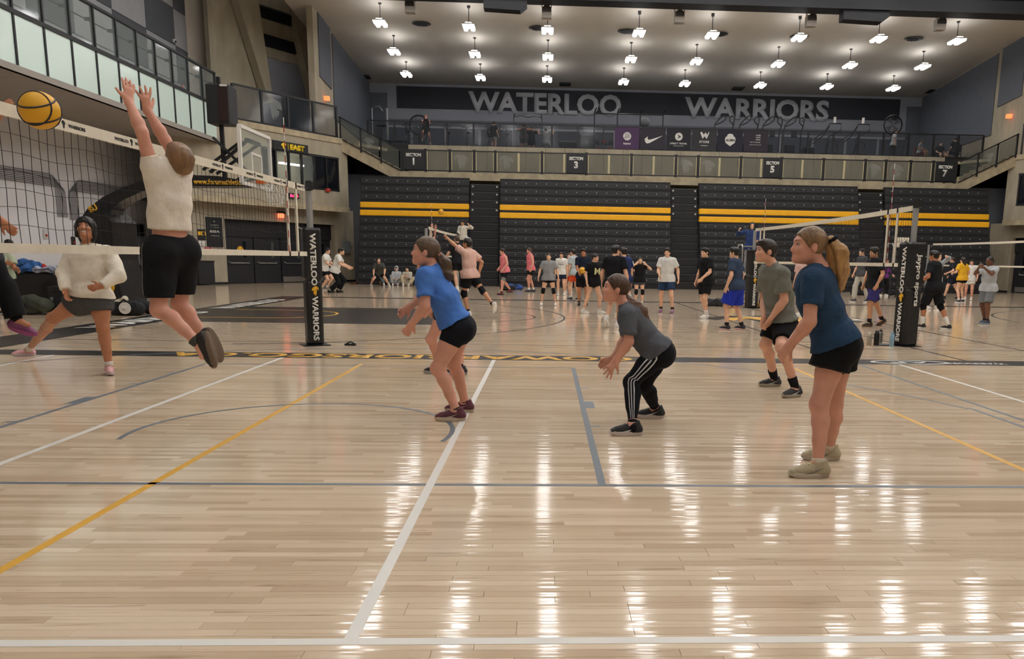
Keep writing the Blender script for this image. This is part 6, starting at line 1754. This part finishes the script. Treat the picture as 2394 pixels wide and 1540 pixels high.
# -- players on the main court and beyond
def LK(skin, hair, shirt, bottoms, shoes=('e0ddd6', 'f0eee8'), sock=('e0ddd6', .2), style='short', sleeve=.7, ln=.62, **k):
    d = dict(skin=skin, hair=hair, style=style, shirt=dict(c=shirt, sleeve=sleeve, hem=.08, loose=.028), bottoms=dict(c=bottoms, len=ln, loose=.028, flare=1.6), shoes=shoes, sock=sock)
    for a, b in k.items():
        if a.startswith('s_'): d['shirt'][a[2:]] = b
        elif a.startswith('b_'): d['bottoms'][a[2:]] = b
        else: d[a] = b
    return d


BK, NV, WT, GY = '16171a', '1f2a44', 'd9d8d2', '8d9092'
stand('man in white tee and black shorts near the metal wall box, knees bent', 760, 677, 578, (1, -.1), LK('light', '14110f', WT, BK, shoes=('6a6660', 'b5b0a8')), drop=.12, lean=.18, hands=((.3, .02, -.38), (.3, .02, -.4)))
stand('man in white tee and long black trousers crouching by the metal wall box', 785, 684, 578, (1, .1), LK('light', '14110f', WT, BK, ln=1.88, shoes=(BK, '2a2a2a'), sock=('e0ddd6', .12)), drop=.14, lean=.3, feet=((.12, .1), (-.14, .12)), hands=((.34, .03, -.34), (.32, .0, -.36)))
stand('player in dark grey tee with hands on knees near the left end of the seating', 889, 670, 600, (.1, -1), LK('light', '14110f', '4a4d48', BK, w=1.), drop=.34, lean=.55, feet=((.1, .42), (.05, .40)), hands=((.15, .06, -.48), (.15, .06, -.48)), look_at=(.4, -.7, .5), side=0.)
SEAT = dict(drop=.80, lean=.05, feet=((.5, .12), (.48, .14)))
stand('person in pale grey hooded sweatshirt sitting against the closed seating', 928, 667, 622, (.05, -1), LK('light', '14110f', 'b9bcc0', '9a9a98', ln=1.9, sleeve=1.95, s_hood=True), hands=((.38, -.08, -.3), (.38, -.08, -.3)), **SEAT, s=.95)
stand('person in beige sweatshirt sitting with arms crossed over raised knees', 953, 668, 624, (.0, -1), LK('light', '14110f', 'b8b0a0', 'b5a98e', ln=1.8, sleeve=1.95), hands=((.32, -.12, -.16), (.32, -.12, -.18)), **SEAT, s=.95)
stand('person in grey blue trousers sitting behind the crouching player in dark grey', 900, 666.6, 628, (.4, -1), LK('light', '14110f', '2a2c30', '5d6a70', ln=1.9, sleeve=1.9), hands=((.25, .1, -.4), (.1, .1, -.45)), **SEAT, s=.92)
stand('player in pale pink tee and black knee pads reaching up for a pass', 1099, 738, 556, (-.8, .55), LK('olive', '14110f', 'd6b0a2', BK, sock=(BK, .16), pads='15151a', ln=.66), feet=((.06, .05), (-.55, .14)), lift=(0, .16), hands=((.50, .05, .36), (-.06, .12, -.45)), lean=.06,
      look_at=(-.9, .45, .25), toes={'b': (-.2, .3, -1)})
stand('player all in black jumping beside the distant centre net', 1070, 700, 560, (-.5, .85), LK('light', '4a3a2e', '1b1b1f', BK), Y=25.5, s=1., lift=(.32, .42), feet=((-.12, .1), (-.32, .12)), hands=((.25, .1, -.38), (.1, .1, -.4)), toes={'a': (0, .1, -1), 'b': (0, .2, -1)})
stand('blocker with both hands above the distant centre net', 1006, 700, 520, (.9, -.2), LK('pink', '2a211c', '26272c', BK), Y=29.6, s=1.03, lift=(.40, .42), feet=((-.06, .1), (-.1, .1)), hands=((.12, -.05, .53), (.08, -.02, .53)), toes={'a': (.5, 0, -1), 'b': (.5, 0, -1)}, elbow=(.4, .6, 0))
stand('referee in cream sweatshirt standing on the far stand, one hand raised', 1083, 600, 515, (-.35, -1), LK('olive', '1a1512', 'd3cfc2', '3a3c40', ln=1.9, sleeve=1.95), Y=38.5, z=1.35, s=1., hands=((.2, .25, .1), (.25, -.05, -.3)))
stand('man in coral pink sleeveless top with grey leggings under black shorts', 1180, 689, 580, (-.85, -.4), LK('pink', '2c1f18', 'e0808a', BK, sleeve=0, ln=.62, under=('8a8c8a', .95), shoes=('6a2630', '2a1a1c'), sock=(BK, .14)), feet=((.22, .1), (-.25, .1)), lift=(0, .08), hands=((.12, .1, -.45), (.05, .15, -.42)), lean=.1)
stand('man in coral pink sleeveless top walking with grey shoes', 1240, 682, 578, (-.9, -.3), LK('pink', '3a2a20', 'e27a84', BK, sleeve=0, ln=.6, shoes=('4a4c50', '1c1c1e')), feet=((.12, .08), (-.12, .08)), hands=((.05, .12, -.5), (-.12, .18, -.46)))
stand('woman in grey tee and black shorts with knee pads facing the net', 1282, 714, 591, (-.1, -1), LK('light', '2a1d18', GY, BK, style='bun', ln=.36, pads='17171a', w=.96, sock=('e0ddd6', .12)), feet=((.02, .24), (.02, .24)), hands=((.06, .16, -.48), (.06, .16, -.48)))
stand('player in white tee with faint print and navy shorts', 1312, 690, 589, (-.2, -1), LK('light', '33241b', 'dcdad4', NV, s_print=('WATERLOO', .05, .24, '4a5a6a')), feet=((.02, .13), (.02, .13)))
stand('woman in pink tee half hidden among the standing group', 1329, 687, 592, (-.1, -1), LK('light', '4a3226', 'c995a8', '1d2434', style='bun', w=.93, ln=.45))
stand('player in pale grey tee and bright orange shorts', 1341, 702, 581, (-.6, .5), LK('light', '17120f', 'aab2b6', 'd9512c', shoes=('2a3038', 'd8d8d6')), feet=((.1, .1), (-.12, .1)))
stand('player in navy tee holding a yellow volleyball at the waist', 1362, 714, 581, (-.1, -1), LK('tan', '14110f', '1c2334', BK, ln=.8, sock=(BK, .14), shoes=(BK, '2a2a2a')), hands=((.30, -.06, -.40), (.30, -.06, -.40)))
stand('player in black tee with large gold chest print and tight black shorts', 1386, 733, 592, (.5, -.85), LK('light', '1a1412', BK, BK, style='pony', ln=.3, w=.95, s_print=('M', .17, .17, 'c9c08a'), s_print_dn=.18), feet=((.12, .22), (-.1, .22)), hands=((.04, .10, -.5), (.04, .1, -.5)), look_at=(1, -.3, -.1))
stand('tall man in black tee seen from behind walking away', 1432, 766, 571, (.45, .9), LK('light', '14110f', '15161a', BK, ln=.8, shoes=('dedcd8', 'f0eeea')), feet=((-.05, .1), (.1, .1)), lift=(.1, 0), hands=((.06, .12, -.5), (.06, .12, -.5)), toes={'a': (.3, .5, -.8)}, lean=.08, look_at=(.7, .7, 0))
stand('player in royal navy tee behind the tall man in black', 1456, 738, 577, (-.4, .9), LK('light', '14110f', '23305c', BK))
stand('player in cream tee and blue cap in the middle of the group', 1465, 692, 594, (.3, -1), LK('pink', '3a2a20', 'd6d2c6', BK, cap='2b4a86'), hands=((.12, .12, -.42), (.1, .1, -.45)))
stand('woman in black top adjusting her collar with both raised hands', 1493, 714, 600, (.05, -1), LK('light', '14110f', '17171a', '44474b', style='bun', ln=.42, pads='15151a', w=.93, sleeve=.5), hands=((.16, .02, .06), (.16, .02, .06)), elbow=(.3, 1, -.8), feet=((.02, .12), (.02, .12)))
stand('man in white tee and navy shorts with purple shoes', 1556, 731, 579, (-.35, -1), LK('light', '14110f', 'd8dad6', '2a3f5e', ln=.72, sock=(BK, .2), shoes=('8d6a88', '9a7a96')), feet=((.1, .2), (-.08, .16)), hands=((.06, .16, -.48), (.26, -.02, -.40)))
stand('man in black polo and black shorts with glasses and white shoes', 1647, 744, 578, (-.85, -.5), LK('light', '14110f', '17181b', '17181b', ln=.74, sock=('e0ddd6', .3)), feet=((.08, .1), (-.1, .1)), hands=((.26, .02, -.42), (.06, .08, -.5)), lean=.08)
stand('man in slate tee and bright blue long shorts, back half turned', 1714, 771, 576, (-.75, .6), LK('light', '14110f', '35435a', '2438a8', ln=.9, b_loose=.05, sock=('1c1c22', .2), shoes=('1f1a26', 'd8b8b4')), feet=((.12, .16), (-.08, .16)), hands=((.04, .1, -.5), (.02, .1, -.5)))
stand('referee in blue and white jacket with long dark hair on the high stand', 1757, 600, 508, (-.15, -1), LK('light', '17100e', '2f4272', '8f9296', ln=1.9, sleeve=1.95, style='long', locks=[((.07, -.02, .0), (.09, .03, -.2), .03, .035), ((-.07, -.02, .0), (-.09, .03, -.2), .03, .035), ((0, -.08, 0), (0, -.07, -.2), .06, .06)]), Y=25.3, z=.98, s=.95, hands=((.25, .0, -.3), (.12, .25, .04)))
stand('woman in purple long sleeved top and black trousers by the seating', 2064, 692, 604, (.5, -.8), LK('light', '2a1d18', '7a3a8e', BK, ln=1.9, sleeve=1.95, style='bun', w=.93), feet=((.12, .1), (-.12, .1)), hands=((.15, .2, -.42), (.05, .12, -.48)))
stand('man in grey tee and beige trousers behind the man in purple shorts', 2010, 706, 580, (-.9, -.2), LK('light', '1a1512', '4a4b50', 'b3b0a4', ln=1.9, shoes=('2a2f3a', 'd8d8d6')), feet=((-.2, .1), (.2, .1)), hands=((.0, .1, -.5), (.1, .1, -.5)))
stand('dark haired man in black tee and purple shorts walking', 2036, 763, 576, (-.95, -.2), LK('olive', '1a1512', '1b1c20', '37336e', ln=.86, sock=(BK, .24), shoes=('2a211d', '6a4a30'), style='bowl'), feet=((.16, .1), (-.3, .1)), lift=(0, .05), hands=((.1, .12, -.48), (.05, .1, -.5)), toes={'b': (-.8, 0, -.5)})
stand('fair haired player in black tee and navy shorts by the padded post', 2117, 720, 587, (.2, -1), LK('pink', '8a5a34', '1b1c20', '222c44', ln=.7), feet=((.05, .12), (.02, .12)), hands=((.2, .05, -.35), (.06, .1, -.5)))
stand('player in black with white calf socks and a knee pad beyond the padded post', 2174, 768, 584, (-.6, .8), LK('tan', '14110f', '1a1c20', '1a1b1e', ln=.9, sock=('dedbd4', .45), pads='141416', shoes=(BK, 'e0e0de')), feet=((.18, .1), (-.3, .14)), hands=((.2, .05, -.35), (.25, .05, -.3)))
stand('player with raised forearm beyond the padded post in pale long sleeves', 2180, 722, 590, (.2, -1), LK('light', '14110f', '9aa0a4', '1f2224', sleeve=1.9, style='bun', ln=.8), hands=((.15, .05, .2), (.1, .1, -.45)))
stand('player in dark navy kit striding behind the woman in yellow', 2222, 698, 600, (-.8, .4), LK('light', '2a1d18', '22252e', '1f2636', ln=.7, sock=(BK, .1), shoes=(BK, '2a2a2a')), feet=((.3, .1), (-.3, .1)), hands=((.2, .1, -.35), (.1, .12, -.45)))
stand('woman in yellow tee and black shorts seen from behind, long dark hair', 2244, 707, 600, (-.3, .95), LK('light', '2a1a16', 'e2ae2a', BK, style='long', ln=.34, shoes=('2a2c30', 'd8d8d6'), w=.97, locks=[((0, -.07, .02), (0, -.11, -.2), .06, .05), ((.04, -.06, 0), (.03, -.12, -.28), .04, .03)]), feet=((-.05, .16), (.1, .18)), hands=((.25, .05, -.3), (.06, .1, -.48)))
stand('man in white tee and cream shorts beside the woman in yellow', 2263, 702, 606, (-.5, -.85), LK('pink', '14110f', 'd9d8d4', 'c9c8c0', under=(BK, .75), ln=.55), hands=((.1, .1, -.48), (.06, .1, -.5)))
stand('man in pale grey tee and grey shorts clapping, dark skin', 2302, 757, 598, (-.85, -.45), LK('brown', '14100e', 'b3b8bc', '6f7377', ln=.86, style='buzz', hair_t=.005, sock=('22242c', .16), shoes=('39465a', '8d97a3')), feet=((.1, .09), (-.06, .09)), hands=((.36, -.10, .03), (.36, -.10, .03)), look_at=(-1, -.25, -.12))
stand('player in pale pink tee standing beyond the woman with the blond ponytail', 1868, 738, 592, (-.9, -.2), LK('light', '2a1d18', 'd9b4ae', BK))

# -- people in the gallery
GP = [(996, 46.72, ZU, (.2, -1), LK('pink', '8a4a30', '17171a', '22222a', sleeve=0, ln=.5, style='bun'), 'woman in black sleeveless top standing on a spin bike', ((.46, .02, -.22), (.46, .02, -.22))),
      (1153, 47.3, ZU, (.5, .8), LK('light', '14110f', '17181b', 'a9a8a2'), 'man in black tee and pale shorts in the gallery, back to the railing', ((.1, .1, -.48), (.1, .1, -.48))),
      (1224, 47.9, ZU, (.2, 1), LK('tan', '14110f', '3f3d38', '2c3138', sleeve=0), 'person in sleeveless top inside the tall rig', ((.3, .1, .1), (.3, .1, .1))),
      (1243, 49.0, ZU, (-.1, -1), LK('tan', '14110f', '1d1e20', BK), 'person in black inside the tall rig facing the court', ((.3, .1, .1), (.3, .1, .1))),
      (1276, 46.6, ZU - .0, (.0, 1), LK('light', '14110f', '6a6c70', BK), 'person squatting with hands behind the head in the gallery', ((-.05, .25, .2), (-.05, .25, .2))),
      (1463, 48.6, ZU, (.1, -1), LK('tan', '14110f', '26282c', BK), 'person behind the purple sponsor banner, only the head showing', ((.1, .1, -.48), (.1, .1, -.48))),
      (2090, 46.8, ZU, (1, -.1), LK('light', '14110f', 'b9bcc0', '2a2b30', ln=1.9), 'man in white top walking past the tall fan', ((.1, .1, -.48), (.0, .1, -.48))),
      (2153, 46.2, ZU, (.6, -.6), LK('olive', '14110f', '9fa3a8', '6a2a2a'), 'child sized sitter in pale top by the right gallery railing', ((.25, .1, -.3), (.25, .1, -.3))),
      (2200, 47.9, ZU, (.1, -1), LK('light', '2a1d18', '1d1f24', BK), 'person in black sitting on a chair by the right gallery railing', ((.25, .0, -.35), (.25, .0, -.35))),
      (2236, 46.1, ZU, (-.2, 1), LK('light', '14110f', '17181b', BK), 'person in black sitting back to the court in the right gallery', ((.25, .0, -.35), (.25, .0, -.35)))]
for px, Y, z, fc, lk, lb, hn in GP:
    sit = px in (2153, 2200, 2236); sq = px == 1276
    stand(lb, px, 0, 0, fc, lk, Y=Y, z=z, s=.85 if px == 2153 else .98, hands=hn, drop=.45 if sit else (.42 if sq else (.06 if px == 996 else 0)), lift=(.22, .42) if px == 996 else (0, 0), feet=((.2, .23), (.2, .23)) if px == 996 else ((.42, .12), (.42, .12)) if sit else ((.06, .16), (-.02, .16)), res=.025)
CH = mat('chair_dark', '22242a', .6)
for px, Y, fc, lb in ((2153, 46.2, (.6, -.6), 'small red framed chair under the sitter in the pale top'), (2200, 47.9, (.1, -1), 'dark chair under the person facing the court'), (2236, 46.1, (-.2, 1), 'dark chair under the person with back to the court')):
    p = place(px, Y); t = empty('gallery_chair', p, math.atan2(fc[1], fc[0]) - math.pi / 2, label=lb, cat='chair'); mt = mat('chair_red', '7a2a28', .5) if px == 2153 else CH; k = .85 if px == 2153 else 1
    m = MB(); m.bbox((-.22, -.25, .30 * k), (.22, .2, .35 * k), .015); m.build('seat', mt, t); m = MB(); m.bbox((-.22, -.28, .45 * k), (.22, -.24, .85 * k), .015); m.build('backrest', mt, t)
    for sx in (-1, 1):
        for sy in (-.25, .18):
            m = MB(); m.bar((sx * .2, sy, 0), (sx * .2, sy, .3 * k if sy > 0 else .8 * k), .03); m.build('leg', mt, t)
